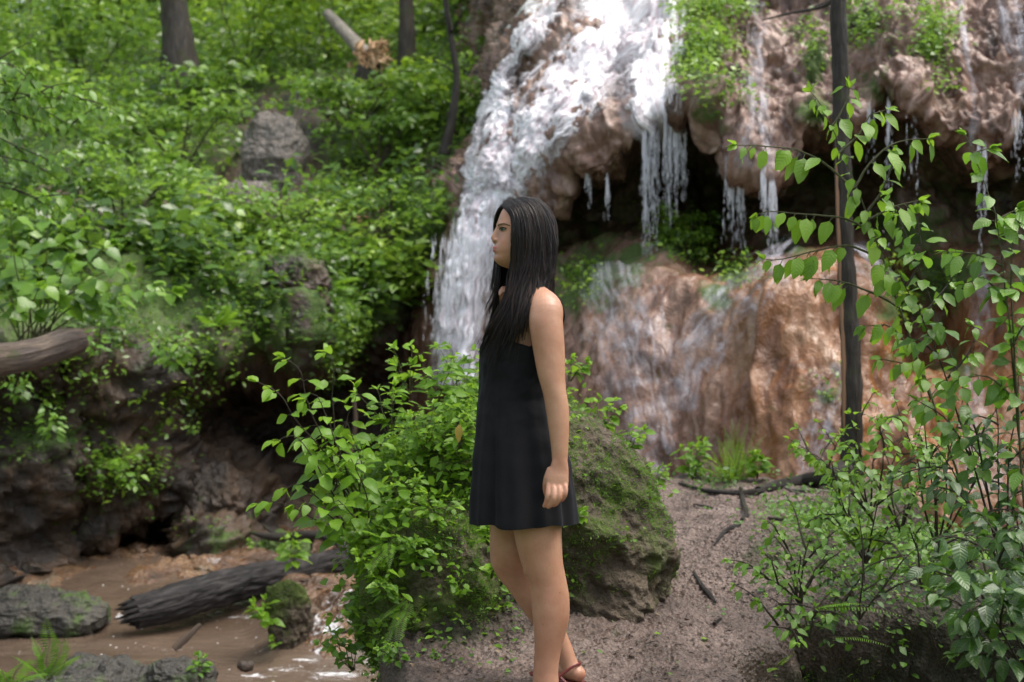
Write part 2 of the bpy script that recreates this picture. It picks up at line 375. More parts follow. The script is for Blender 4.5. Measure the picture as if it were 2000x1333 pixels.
M['bark_brown'] = bark("brown_bark", [(0.03, 0.02, 0.013), (0.075, 0.05, 0.034), (0.15, 0.11, 0.075)], 1, 0.7, 0.1)
M['bark_left'] = bark("rough_brown_bark", [(0.02, 0.014, 0.011), (0.06, 0.042, 0.034), (0.15, 0.115, 0.085)], 1, 0.8, 0.2)
M['bark_far'] = bark("far_bark", [(0.014, 0.011, 0.008), (0.03, 0.024, 0.017), (0.06, 0.05, 0.037)], 1, 0.85, 0.3)
M['bark_pale'] = bark("pale_bark", [(0.12, 0.10, 0.085), (0.2, 0.17, 0.14), (0.3, 0.27, 0.23)], 1, 0.85)
M['wood_raw'] = bark("splintered_wood", [(0.30, 0.13, 0.05), (0.52, 0.30, 0.15), (0.66, 0.48, 0.32)], 1, 0.7)
M['stem'] = bark("green_brown_stem", [(0.05, 0.06, 0.02), (0.09, 0.10, 0.03), (0.12, 0.13, 0.05)], 1, 0.6)
M['stem_dark'] = bark("dark_stem", [(0.02, 0.017, 0.01), (0.045, 0.035, 0.02), (0.07, 0.06, 0.03)], 1, 0.6)
def inner():
    t = NT("bare_tan_wood"); c = t.ramp(t.noise(t.mapping(t.attr("luv").outputs["Vector"], (9, 2, 1)), 2, 4, 0.6), [(0.35, (0.12, 0.055, 0.028)), (0.6, (0.30, 0.17, 0.10))])
    return t.set(c, 0.5, None, 0.4)
M['wood_tan'] = inner()

def skin():
    t = NT("skin"); o = t.obj(); n0 = t.noise(o, 7, 4, 0.6)
    c = t.mix(t.ramp(n0, [(0.35, 0.0), (0.65, 1.0)]), (0.31, 0.148, 0.088), (0.43, 0.24, 0.155)); n5 = t.noise(o, 26, 4, 0.65); c = t.mix(t.ramp(n5, [(0.5, 0.0), (0.7, 0.35)]), c, (0.42, 0.17, 0.105)); mo = t.vor(o, 11); c = t.mix(t.ramp(mo, [(0.022, 0.8), (0.034, 0.0)]), c, (0.10, 0.04, 0.02))
    sp = t.noise(o, 160, 2, 0.5); c = t.mix(t.ramp(sp, [(0.62, 0.0), (0.74, 0.30)]), c, (0.25, 0.10, 0.05))
    lip = t.attr("lip").outputs["Fac"]; c = t.mix(lip, c, (0.42, 0.105, 0.095))
    red = t.attr("red").outputs["Fac"]; c = t.mix(t.math('MULTIPLY', red, 0.45), c, (0.55, 0.17, 0.11))
    bl = t.attr("crease_shade").outputs["Fac"]; c = t.mix(bl, c, (0.02, 0.012, 0.01))
    n = t.bump(t.noise(o, 330, 3, 0.6), 0.35, 0.0012, t.bump(t.noise(o, 34, 4), 0.22, 0.005))
    m = t.set(c, t.ramp(n5, [(0.4, 0.36), (0.6, 0.55)]), n, 0.5)
    t.b.inputs["Subsurface Weight"].default_value = 0.12; t.b.inputs["Subsurface Radius"].default_value = (0.012, 0.005, 0.003); t.b.inputs["Subsurface Scale"].default_value = 1.0
    return m
M['skin'] = skin()
def cloth():
    t = NT("black_jersey"); o = t.obj(); w = t.noise(t.mapping(o, (1, 1, 0.35)), 900, 2, 0.5)
    m = t.set(t.mix(t.noise(o, 14, 3), (0.006, 0.006, 0.007), (0.010, 0.010, 0.012)), 0.82, t.bump(w, 0.3, 0.0008, t.bump(t.noise(t.mapping(o, (1, 1, 0.3)), 14, 4, 0.6), 0.25, 0.012)), 0.12)
    t.b.inputs["Sheen Weight"].default_value = 0.04; t.b.inputs["Sheen Roughness"].default_value = 0.45; t.b.inputs["Sheen Tint"].default_value = (0.7, 0.75, 0.9, 1)
    return m
M['cloth'] = cloth()
def hairm():
    t = NT("dark_brown_hair"); r = t.attr("rnd").outputs["Fac"]
    c = t.ramp(r, [(0, (0.004, 0.0028, 0.0025)), (0.6, (0.011, 0.0065, 0.005)), (1, (0.030, 0.016, 0.011))])
    return t.set(c, 0.40, None, 0.35)
M['hair'] = hairm()
M['leather'] = NT("red_brown_leather").set((0.13, 0.022, 0.018), 0.4, None, 0.5)
M['nail'] = NT("dark_nail_polish").set((0.16, 0.15, 0.2), 0.15, None, 0.6)
M['eye_white'] = NT("eye_white").set((0.24, 0.22, 0.21), 0.12, None, 0.5)
M['iris'] = NT("grey_blue_iris").set((0.05, 0.07, 0.08), 0.08, None, 0.6)
M['pupil'] = NT("pupil").set((0.004, 0.004, 0.004), 0.05, None, 0.6)
M['brow'] = NT("eyebrow_hair").set((0.02, 0.012, 0.008), 0.7, None, 0.2)
M['litter'] = leaf_mat("leaf_litter", [(0, (0.05, 0.028, 0.015)), (0.6, (0.13, 0.08, 0.05)), (1, (0.26, 0.19, 0.13))], 0.1, (0.2, 0.1, 0.05), 0.35, False)
# ------------------------------------------------------------------ land: lofts through profile columns
def loft(cols, nu, nv):
    """cols: list of (px, [(py, depth), ...]) profiles; returns grid (nv,nu,3), knot index k (nv,nu)."""
    A = []
    for px, ks in cols:
        A.append([list(W(px+(q[2] if len(q) > 2 else 0), q[0], q[1]))+[i] for i, q in enumerate(ks)])
    A = np.array(A, float)
    G = cr(A, nu); G = cr(G.transpose(1, 0, 2), nv)
    return G[..., :3], G[..., 3]
def gnormals(V):
    N = np.cross(np.gradient(V, axis=1), np.gradient(V, axis=0)); N = unit(N)
    c = (N*(np.array([0, 0, CZ])-V)).sum(-1).mean()
    return N*(1 if c > 0 else -1), c > 0
def surf(V):
    g = Geo(); nv, nu = V.shape[:2]; f = grid_faces(nv, nu)
    N, pos = gnormals(V)
    a = V.reshape(-1, 3); fn = np.cross(a[f[0, 1]]-a[f[0, 0]], a[f[0, 3]]-a[f[0, 0]])
    if (fn*N.reshape(-1, 3)[f[0, 0]]).sum() < 0: f = f[:, ::-1]
    g.add(a, f); return g, N, f
def blobs(px, py, L):
    m = np.zeros(px.shape)
    for (x, y, rx, ry, s) in L: m = np.maximum(m, s*np.exp(-(((px-x)/rx)**2+((py-y)/ry)**2)))
    return m
def path_field(px, py, P):
    """distance/half-width and along-coordinate to a polyline of (px,py,halfwidth)."""
    P = np.array(P, float); Q = cr(P, 40); best = np.full(px.shape, 1e9); al = np.zeros(px.shape); sg = np.zeros(px.shape)
    s = np.concatenate([[0], np.cumsum(np.hypot(*np.diff(Q[:, :2], axis=0).T))])
    for i in range(len(Q)-1):
        ax, ay, aw = Q[i]; bx, by, bw = Q[i+1]; dx, dy = bx-ax, by-ay; L2 = dx*dx+dy*dy
        t = np.clip(((px-ax)*dx+(py-ay)*dy)/L2, 0, 1); ex, ey = px-ax-t*dx, py-ay-t*dy; w = aw+t*(bw-aw)
        d = np.hypot(ex, ey)/w; k = d < best
        best = np.where(k, d, best); al = np.where(k, s[i]+t*(s[i+1]-s[i]), al); sg = np.where(k, (ex*dy-ey*dx)/math.sqrt(L2), sg)
    return best, al/100, sg/100

# ---- left bank (rock wall below, hillside above)
BK = [
 (-900, [(1300, 9.0), (1220, 9.4), (1060, 9.5), (880, 9.5), (740, 9.5), (640, 9.2), (540, 10), (380, 12), (240, 16), (170, 24), (130, 42)]),
 (-350, [(1270, 9.8), (1195, 10.2), (1050, 10.3), (880, 10.2), (740, 10.2), (650, 9.9), (550, 10.7), (390, 13), (230, 16.5), (150, 24.5), (100, 42)]),
 (0, [(1240, 10.6), (1175, 11.0), (1060, 11.1), (900, 10.9), (760, 10.9), (680, 10.5), (570, 11.3), (400, 13.5), (230, 17), (130, 25), (80, 42)]),
 (130, [(1200, 11.2), (1140, 11.6), (1040, 11.7), (880, 11.3), (740, 11.3), (655, 10.9), (570, 11.7), (400, 13.9), (225, 17.5), (120, 25.5), (50, 42)]),
 (195, [(1190, 11.4), (1128, 11.7), (1092, 13.4), (1050, 12.0), (870, 11.5), (655, 11.2), (570, 12.0), (400, 14.3), (220, 18), (100, 26), (20, 43)]),
 (275, [(1180, 11.6), (1115, 11.9), (1075, 13.9), (1010, 12.1), (850, 11.7), (668, 11.6), (580, 12.3), (400, 14.6), (220, 18.4), (85, 26.5), (-10, 43)]),
 (345, [(1170, 11.8), (1100, 12.0), (1040, 12.2), (950, 12.1), (820, 12.5), (695, 12.0), (585, 12.7), (410, 14.9), (225, 18.8), (75, 26.8), (-40, 44)]),
 (415, [(1160, 11.7), (1085, 11.9), (1000, 12.2), (880, 12.9), (790, 13.7), (705, 12.3), (590, 12.9), (420, 15.1), (230, 19), (70, 27), (-60, 44)]),
 (490, [(1150, 12.1), (1062, 12.5), (960, 13.2), (870, 14.4), (780, 14.6), (705, 12.6), (570, 13.2), (410, 15.3), (230, 19.2), (60, 27), (-80, 44)]),
 (555, [(1140, 12.9), (1045, 13.4), (950, 14.7), (850, 15.1), (765, 14.8), (700, 12.7), (540, 13.2), (400, 15.4), (230, 19.3), (55, 27), (-90, 44)]),
 (612, [(1135, 13.2), (1035, 13.8), (940, 15.1), (840, 15.3), (750, 15.0), (690, 12.9), (522, 13.3), (400, 15.6), (230, 19.5), (50, 27), (-100, 44)]),
 (660, [(1130, 13.5), (1032, 14.0), (940, 15.2), (840, 15.4), (760, 15.3), (670, 14.6), (600, 14.3), (440, 15.8), (240, 19.5), (50, 27), (-110, 43)]),
 (740, [(1120, 13.8), (1030, 14.2), (930, 15.3), (820, 15.4), (720, 15.2), (640, 14.9), (560, 14.9), (430, 16), (250, 19.5), (50, 27), (-120, 42)]),
 (800, [(1120, 14.1), (1030, 14.5), (930, 15.3), (820, 15.6), (700, 15.7), (560, 15.4), (480, 15.1), (380, 16.3), (230, 19.5), (40, 26), (-120, 40)]),
 (860, [(1120, 14.6), (1030, 15.0), (900, 15.5), (760, 15.7), (620, 16.0), (510, 15.9), (395, 15.4), (300, 16.9), (170, 19.5), (30, 25), (-120, 38)]),
 (930, [(1120, 15.5), (1030, 15.9), (900, 16.2), (760, 16.3), (620, 16.4), (500, 16.5), (385, 16.2), (260, 17.5), (140, 20), (20, 24.5), (-130, 35)]),
 (1040, [(1120, 17.5), (1030, 17.9), (900, 18), (760, 18), (620, 18), (500, 18), (385, 18), (260, 18.7), (120, 20.5), (0, 24), (-140, 33)]),
 (1300, [(1120, 21), (1030, 21), (900, 21), (760, 21), (620, 21), (500, 21), (385, 21), (260, 21.5), (80, 22.5), (-40, 25), (-170, 33)]),
 (2300, [(1120, 24), (1030, 24), (900, 24), (760, 24), (620, 24), (500, 24), (385, 24), (260, 24), (60, 24), (-80, 26), (-230, 33)]),
]
BV, BKk = loft(BK, 640, 400)
N, _ = gnormals(BV)
rockpart = 1-sstep(5.0, 6.3, BKk)
bp = BV*np.array([1, 1, 1.25])
dsp = fbm(bp, 0.9, 3)*0.42+fbm(bp+5, 2.3, 4, 0.6, True)*0.34*rockpart+fbm(bp+9, 6, 4, 0.6)*0.14+fbm(bp+2, 16, 3, 0.6, True)*0.06*rockpart
strat = np.sin(BV[..., 2]*9+fbm(BV, 0.8, 2)*6)*0.05*rockpart
BV = BV+N*(dsp+strat)[..., None]*np.clip((BKk)/0.8, 0, 1)[..., None]
bkx, bky = PX(BV)
gB, BN, fB = surf(BV)
bareB = blobs(bkx, bky, [(545, 300, 72, 100, 1.6), (500, 380, 80, 60, 1.5), (470, 420, 70, 30, 1.2), (585, 235, 40, 50, 1.1), (200, 440, 60, 30, 1), (700, 350, 90, 26, .9), (330, 150, 50, 25, .7), (120, 360, 50, 35, .8), (640, 200, 50, 40, .7), (820, 330, 40, 40, .7), (330, 400, 60, 22, .8), (690, 440, 70, 16, 1), (905, 420, 25, 60, .9), (590, 590, 30, 70, .95), (430, 640, 90, 30, .5)])
mossB = sstep(4.4, 5.6, BKk)*0.36*(1-1.3*np.clip(bareB, 0, 1))+blobs(bkx, bky, [(430, 1060, 60, 30, .32), (90, 850, 120, 60, .22), (230, 930, 70, 60, .2), (620, 560, 60, 60, .3)])
tag(obj('hillside', gB, M['bank_rock'], attrs={'moss': mossB.ravel()}), kind='structure')

# ---- travertine cliff
CK = [
 (700, [(1050, 17.5), (900, 17.6), (760, 17.7), (640, 17.8), (580, 17.9), (520, 18), (460, 18.5), (400, 19.5), (300, 22), (150, 27), (-200, 33)]),
 (880, [(1050, 13.5), (900, 13.7), (760, 13.8), (640, 14.0), (570, 14.3), (500, 14.6), (440, 15.0), (380, 15.8), (290, 18.3), (150, 22.5), (-200, 28)]),
 (960, [(1050, 12.9), (900, 13.0), (760, 13.1), (640, 13.3), (560, 13.5), (500, 13.7), (440, 13.9), (380, 14.1), (270, 14.9), (120, 17.6), (-200, 23)]),
 (1030, [(1050, 12.0), (900, 12.2), (780, 12.5), (680, 13.0), (600, 13.5), (530, 13.8), (460, 13.8), (400, 13.6), (300, 14.0), (130, 15.6), (-200, 20)]),
 (1085, [(1050, 11.3), (920, 11.5), (790, 12.0), (650, 12.7), (560, 13.2), (480, 14.3), (430, 14.2), (392, 13.2), (280, 13.4), (120, 15.2), (-200, 19.5)]),
 (1130, [(1050, 11.0), (920, 11.2), (770, 11.6), (612, 12.4), (535, 13.1), (455, 14.5), (390, 14.4), (335, 12.9), (240, 13.2), (110, 15.0), (-200, 19)]),
 (1170, [(1050, 10.8), (920, 11.0), (760, 11.3), (588, 12.1), (515, 13.0), (440, 14.5), (385, 14.4), (345, 12.7), (215, 13.2), (100, 14.9), (-200, 19)]),
 (1222, [(1050, 10.6), (920, 10.8), (750, 11.1), (570, 11.8), (500, 12.9), (430, 14.4), (355, 14.3), (318, 12.7), (190, 13.0), (90, 14.8), (-200, 19)]),
 (1262, [(1050, 10.5), (920, 10.7), (745, 11.0), (555, 11.6), (490, 12.8), (420, 14.3), (315, 14.2), (262, 12.6), (160, 12.9), (70, 14.6), (-200, 18.5)]),
 (1315, [(1050, 10.4), (920, 10.6), (740, 10.9), (545, 11.5), (475, 12.7), (410, 14.2), (295, 14.1), (232, 12.5), (150, 12.8), (55, 14.4), (-200, 18.5)]),
 (1370, [(1050, 10.2), (930, 10.4), (740, 10.7), (550, 11.3), (510, 13.4), (420, 14.7), (300, 14.3), (228, 12.2), (140, 12.6), (40, 14.2), (-200, 18)]),
 (1410, [(1050, 10.1), (930, 10.3), (740, 10.6), (555, 11.2), (510, 13.2), (430, 14.5), (340, 14.2), (285, 12.0), (150, 12.5), (50, 14.0), (-200, 18)]),
 (1450, [(1050, 9.9), (930, 10.1), (740, 10.5), (552, 11.1), (505, 13.0), (440, 14.2), (380, 13.9), (335, 11.9), (180, 12.3), (60, 13.8), (-200, 17.5)]),
 (1530, [(1050, 9.7), (930, 9.9), (740, 10.2), (532, 10.8), (495, 12.8), (440, 13.7), (395, 13.4), (355, 11.6), (190, 12.1), (60, 13.4), (-200, 17)]),
 (1575, [(1050, 9.6), (930, 9.8), (740, 10.1), (512, 10.7), (480, 12.7), (420, 13.6), (330, 13.3), (262, 11.6), (150, 12.0), (40, 13.3), (-200, 17)]),
 (1660, [(1050, 9.5), (930, 9.7), (740, 10.0), (510, 10.6), (480, 12.4), (400, 13.3), (300, 13.0), (235, 11.5), (140, 11.9), (30, 13.0), (-200, 16.5)]),
 (1715, [(1050, 9.5), (930, 9.7), (780, 9.95), (560, 10.6), (500, 12.2), (400, 13.0), (280, 12.8), (200, 11.4), (120, 11.8), (20, 12.8), (-200, 16.5)]),
 (1745, [(1050, 9.5), (930, 9.7), (780, 9.95), (640, 10.7), (550, 11.5), (440, 12.2), (280, 12.8), (182, 11.3), (110, 11.7), (20, 12.7), (-200, 16.5)]),
 (1775, [(1050, 9.5), (930, 9.6), (770, 9.95), (715, 11.2), (640, 11.9), (470, 12.1), (290, 12.4), (186, 11.2), (110, 11.6), (20, 12.6), (-200, 16)]),
 (1825, [(1050, 9.5), (930, 9.6), (760, 10.1), (715, 11.6), (640, 11.8), (480, 11.9), (340, 12.3), (240, 11.1), (140, 11.5), (30, 12.4), (-200, 16)]),
 (1885, [(1050, 9.5), (930, 9.7), (780, 10.4), (680, 11.0), (580, 11.4), (480, 11.7), (380, 12.5), (278, 11.0), (150, 11.3), (30, 12.2), (-200, 15.5)]),
 (1960, [(1050, 9.5), (930, 9.7), (780, 10.2), (680, 10.7), (580, 11.0), (480, 11.3), (380, 12.2), (285, 10.8), (150, 11.1), (30, 11.9), (-200, 15)]),
 (2030, [(1050, 9.4), (930, 9.6), (780, 10.0), (680, 10.4), (580, 10.7), (470, 11.0), (340, 12.0), (215, 10.7), (130, 11.0), (30, 11.7), (-200, 15)]),
 (2300, [(1050, 8.8), (930, 9.0), (780, 9.3), (680, 9.6), (580, 9.9), (470, 10.2), (340, 11.0), (240, 9.8), (130, 10.1), (30, 10.8), (-200, 14)]),
 (2900, [(1050, 7.4), (930, 7.5), (780, 7.7), (680, 8.0), (580, 8.2), (470, 8.5), (340, 9.0), (240, 8.2), (130, 8.4), (30, 9), (-200, 12)]),
]
CV, CKk = loft(CK, 760, 520)
N, _ = gnormals(CV)
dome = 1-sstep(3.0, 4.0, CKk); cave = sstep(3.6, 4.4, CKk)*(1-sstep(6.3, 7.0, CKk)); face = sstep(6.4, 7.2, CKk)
cpx, cpy = PX(CV)
fold = np.sin(CV[..., 0]*4.3+fbm(CV, 0.8, 2)*5)   # vertical drapery
cp = CV*np.array([1, 1, .55]); CN0 = N; CLOW = CV+N*((dome*fbm(cp, 1.3, 4)*0.20+face*(fold*.05+fbm(cp, 1.4, 2)*0.20)+cave*fbm(CV, 1.5, 4)*.3)[..., None])
dsp = (dome*(fbm(cp, 1.3, 4)*0.20+fbm(CV*np.array([1, 1, .35])+4, 3.2, 3, 0.45, True)*0.075+fbm(CV*np.array([1, 1, .6])+7, 13, 3, 0.55)*0.018+np.exp(-((cpx-(1545+(cpy-560)*-0.42+0.0009*(cpy-560)**2))/11)**2)*0.10*sstep(540, 580, cpy)*sstep(860, 760, cpy))
       + face*(fold*0.13+fbm(cp, 1.4, 3)*0.22+fbm(cp+4, 4.4, 4, 0.6, True)*0.19+fbm(CV+3, 12, 4, 0.62)*0.085)
       + cave*(fbm(CV, 1.5, 4)*0.3+fbm(CV, 6, 3)*0.08))
lipz = np.exp(-((CKk-6.9)/0.45)**2)*fbm(np.stack([CV[..., 0], CV[..., 0]*0, CV[..., 0]*0], -1), 5.5, 3)*0.35
CV = CV+N*(dsp)[..., None]; CV[..., 2] += lipz
cpx, cpy = PX(CV)
gC, CN, fC = surf(CV)
mossC = blobs(cpx, cpy, [(1370, 110, 45, 70, .5), (1390, 200, 40, 50, .28), (1590, 120, 22, 60, .45), (1590, 215, 35, 40, .42), (1560, 60, 30, 25, .2), (1460, 150, 10, 60, .25), (1700, 40, 30, 40, .3), (1820, 80, 30, 40, .45), (1710, 170, 40, 40, .3),
    (1160, 540, 75, 60, .5), (1110, 580, 40, 50, .4), (1230, 510, 40, 40, .35), (1330, 470, 55, 45, .5), (1260, 500, 60, 30, .28), (1430, 530, 40, 35, .4), (1405, 580, 30, 40, .42), (1190, 470, 40, 30, .25), (1540, 480, 60, 20, .3),
    (1780, 450, 80, 70, .36), (1840, 540, 70, 60, .42), (1760, 590, 50, 50, .35), (1610, 770, 35, 25, .26), (1700, 700, 60, 20, .2), (1880, 720, 60, 40, .3), (1100, 420, 30, 30, .1)])
mossC = np.maximum(mossC, cave*0.15)
darkC = cave*0.55*np.clip(1-2*mossC, 0, 1)  # cave interiors darkened in colour: wet algae plus painted shade
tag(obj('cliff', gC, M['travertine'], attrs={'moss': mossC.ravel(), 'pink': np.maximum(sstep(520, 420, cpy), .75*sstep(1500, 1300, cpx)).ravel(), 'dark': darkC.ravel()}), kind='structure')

# ---- water over the cliff: sheets that follow the rock a few centimetres out
def water_on(name, label, mat, paths, off, lift):
    cov = np.zeros(cpx.shape); fl = np.zeros(cpx.shape+(3,))
    for i, P in enumerate(paths):
        d, al, sg = path_field(cpx, cpy, P); c = np.clip((1-d)*1.5, 0, 1)**0.6*(cpy < P[-1][1]+12)*(cpy > P[0][1]-30)*(CKk > 0.2)
        k = c > cov; cov = np.where(k, c, cov)
        fl[k] = np.stack([sg, al, np.full(sg.shape, i*3.7)], -1)[k]
    V = CLOW+CN0*(0.085*cov**.5*(cpx > 0)+off+lift*cov*(1+1.1*perlin(fl*np.array([16, 1.7, 1]))+0.7*perlin(fl*np.array([5, 3.5, 1])+4)))[..., None]
    keep = (cov.ravel()[fC] > 0.01).any(1); f = fC[keep]; used, inv = np.unique(f, return_inverse=True)
    g = Geo(); g.add(V.reshape(-1, 3)[used], inv.reshape(f.shape))
    return tag(obj(name, g, mat, attrs={'cover': cov.ravel()[used], 'flow': fl.reshape(-1, 3)[used]}), kind='structure')
water_on('waterfall', '', M['falls'], [
    [(1255, -190, 135), (1245, -40, 130), (1225, 40, 130), (1175, 110, 104), (1115, 185, 82), (1042, 270, 74), (990, 350, 64), (952, 440, 56), (930, 530, 58), (915, 620, 60), (908, 745, 62)],
    [(1130, -150, 34), (1095, -20, 36), (1052, 50, 36), (1018, 110, 34), (1000, 170, 28), (982, 235, 26), (962, 300, 34), (950, 350, 34)],
    [(1310, -60, 60), (1300, 60, 60), (1290, 150, 56), (1292, 250, 56)]], 0.015, 0.045)
water_on('water_film', '', M['film'], [
    [(1130, 190, 70), (1075, 270, 55), (1045, 350, 52), (1035, 440, 40)],
    [(1230, 130, 90), (1240, 200, 60), (1230, 250, 50)],
    [(1485, -80, 34), (1482, 60, 32), (1478, 160, 34), (1465, 250, 48), (1445, 325, 52)],
    [(1480, 200, 35), (1505, 290, 34), (1508, 350, 20)],
    [(1868, -60, 12), (1885, 80, 14), (1905, 190, 16), (1917, 285, 17)],
    [(1930, -120, 60), (1960, 0, 58), (1995, 110, 50), (2040, 230, 40)],
    [(1215, 560, 90), (1240, 640, 150), (1255, 720, 160), (1275, 810, 120), (1300, 930, 60)],
    [(1545, 505, 50), (1505, 550, 70), (1440, 610, 95), (1385, 690, 100), (1340, 800, 70)],
    [(1935, 545, 32), (1930, 600, 38), (1925, 660, 30)], [(1670, 520, 50), (1720, 560, 30)],
    [(1900, 760, 60), (1900, 860, 90), (1920, 960, 90)],
    [(1640, 740, 50), (1600, 850, 60), (1590, 940, 60)]], 0.010, 0.012)
# free-falling strands in front of the caves
def strand(g, px, y0, y1, Y, wpx, n, seed):
    """a falling thread of water: a few wavering lines of stretched drops that thin out downwards."""
    r = np.random.default_rng(seed); m = 5; n = int(n*1.15); wpx = wpx*1.5; k = r.integers(0, max(4, int(wpx/1.6)), n); kk = k.max()+1; off = r.normal(size=kk)*wpx*.34; ph = r.random(kk)*6; y1k = .45+.75*r.random(kk)
    t = r.random(n)**1.35; py = y0+(y1+10-y0)*y1k[k]*t; x = px+off[k]*(.75+.4*t)+1.1*np.sin(py/17+ph[k])+r.normal(size=n)*(.5+1.6*t)
    Yd = Y+(off[k]*.003)+r.normal(size=n)*0.02
    L = 0.02+0.16*r.random(n)**2*(1.3-t); rad = (0.0014+0.0026*r.random(n)**2)*(1.15-.5*t)
    C = np.stack([(x-1000)/F*Yd, Yd, CZ-(py-666.5)/F*Yd], -1)
    th = np.linspace(0, 2*math.pi, m, endpoint=False); ring = np.stack([np.cos(th), np.sin(th), 0*th], -1)
    hs = np.array([-1, -.55, .3, .85, 1]); rs = np.array([.04, .75, 1, .55, .04])
    V = C[:, None, None]+ring[None, None]*rad[:, None, None, None]*rs[None, :, None, None]+np.array([0, 0, -1.])*(hs[None, :, None, None]*(L/2)[:, None, None, None])
    f = grid_faces(5, m, True); f = (f[None]+np.arange(n)[:, None, None]*5*m).reshape(-1, 4); g.add(V.reshape(-1, 3), f)
STR = [(1262, 262, 480, 12.45, 13, 520), (1280, 262, 470, 12.45, 12, 300), (1305, 236, 415, 12.35, 9, 380), (1322, 236, 400, 12.3, 13, 420), (1337, 236, 380, 12.3, 7, 120), (1147, 335, 400, 12.8, 5, 70), (1185, 350, 420, 12.6, 9, 60),
       (1428, 320, 465, 11.8, 10, 260), (1450, 330, 470, 11.8, 10, 240), (1492, 345, 430, 11.5, 9, 220), (1507, 360, 500, 11.5, 9, 260), (1910, 290, 480, 10.8, 5, 110), (1925, 290, 430, 10.8, 5, 90), (1735, 210, 480, 11.2, 9, 70), (1780, 200, 380, 11.1, 12, 50), (1700, 215, 330, 11.3, 8, 50), (1990, 225, 330, 10.6, 14, 60), (1190, 240, 262, 12.6, 2, 12)]
g = Geo()
for i, q in enumerate(STR): strand(g, *q[:5], q[5], 50+i)
strand(g, 905, 470, 700, 13.0, 75, 1100, 99); strand(g, 935, 430, 640, 13.3, 60, 700, 98); strand(g, 870, 560, 700, 13.2, 22, 260, 97)
tag(obj('falling_water', g, M['drops']), kind='structure')

# ---- stream bed and water
def hf(x0, x1, y0, y1, nx, ny, fz):
    X, Y = np.meshgrid(np.linspace(x0, x1, nx), np.linspace(y0, y1, ny)); return np.stack([X, Y, fz(X, Y)], -1)
def trans(X, Y):
    yb = 9.9-1.25*sstep(-2.0, -1.45, X)
    return sstep(yb, yb+1.5, Y)
def bed_z(X, Y):
    P = np.stack([X, Y, X*0], -1); t = trans(X, Y)
    z = -1.06+t*0.43+fbm(P, 1.4, 4)*(0.05+0.13*t)+fbm(P+6, 6, 4, 0.6)*(0.03+0.06*t)+fbm(P+6, 19, 3, 0.6)*0.03*t+0.20*np.exp(-((X+1.12)/.3)**2-((Y-9.3)/.55)**2)
    return z
SV = hf(-9, 9, 4.5, 18, 420, 380, bed_z); g, N_, f_ = surf(SV); spx, spy = PX(SV)
foamS = blobs(spx, spy, [(640, 1210, 70, 50, .75), (600, 1270, 60, 30, .7), (680, 1150, 60, 30, .5), (420, 1090, 60, 14, .6), (700, 1290, 60, 20, 1), (360, 1130, 20, 10, .7), (1920, 900, 90, 80, .5)])
tag(obj('stream_bed', g, M['bed'], attrs={'foam': foamS.ravel()}), kind='structure')
def wat_z(X, Y):
    P = np.stack([X, Y, X*0], -1); t = trans(X, Y); return -0.87+t*0.235+fbm(P*np.array([.7, 1.3, 1]), 5, 3)*(0.010+0.02*t*(1-t)*4)
WV = hf(-9, 1.2, 4.6, 17, 340, 400, wat_z); g, N_, f_ = surf(WV); spx, spy = PX(WV)
foamW = blobs(spx, spy, [(235, 1205, 12, 14, 1), (560, 1306, 60, 12, .85), (660, 1318, 90, 12, .9), (720, 1290, 40, 14, .85), (600, 1290, 60, 8, .7), (470, 1205, 60, 6, .9), (430, 1245, 120, 25, .32), (500, 1270, 60, 20, .5), (330, 1290, 90, 20, .3), (450, 1215, 80, 10, .5), (700, 1070, 60, 30, .75), (380, 1090, 80, 14, .5), (640, 1240, 60, 40, .6), (335, 1270, 40, 3, .9), (500, 1320, 60, 6, .9)])
tag(obj('stream', g, M['stream'], attrs={'foam': foamW.ravel()}), kind='structure')

# ---- muddy promontory with the path
def path_top(X, Y):
    return 0.105*np.clip(Y-4.95, 0, 3.4)
def mud_z(X, Y, full=False):
    P = np.stack([X, Y, X*0], -1); wob = fbm(P, 1.6, 3)*0.22
    L = np.interp(Y, [3, 4.77, 5.5, 6.5, 7.2, 7.7, 8.3, 9.5], [-.30, -.40, -.50, -.52, -.25, .25, .62, .9])
    Rr = np.interp(Y, [3, 4.6, 5.2, 6, 7, 8, 9.5], [.55, .72, .86, 1.25, 1.7, 2.15, 2.4])
    top = path_top(X, Y)+0.19*np.exp(-((X+.20)/.26)**2-((Y-5.6)/.33)**2)+0.13*np.exp(-((X-1.25)/.4)**2-((Y-6.6)/.6)**2)
    calm = 1-.85*np.exp(-((X-.09)/.22)**2-((Y-4.82)/.25)**2); top = top+calm*fbm(P, 3, 3)*0.05+calm*fbm(P+3, 11, 4, 0.62)*0.034+calm*np.maximum(fbm(P+5, 20, 3, 0.6, True), 0)*0.022-.004+fbm(P+1, 34, 3, 0.6)*0.010+np.exp(-((X+.22)/.32)**2-((Y-5.5)/.45)**2)*(fbm(P+8, 7, 4, .6, True)*.10+fbm(P+2, 22, 3, .6)*.03)
    e = sstep(L-0.20, L+0.03, X+wob*0.5)*np.maximum(sstep(Rr+0.45, Rr-0.05, X+wob), sstep(5.25, 5.75, Y+wob*1.2)*sstep(7.9, 7.0, Y)*sstep(3.9, 3.4, X))*sstep(9.4, 8.5, Y+wob)
    z = -1.35+(top+1.35)*e
    if full: return z, e
    return z
MX = hf(-1.4, 4.4, 3.0, 9.8, 640, 660, mud_z); _, eM = mud_z(MX[..., 0], MX[..., 1], True)
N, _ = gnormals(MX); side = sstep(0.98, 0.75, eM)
dpt = np.clip(path_top(MX[..., 0], MX[..., 1])-.05-MX[..., 2], 0, 1.2)
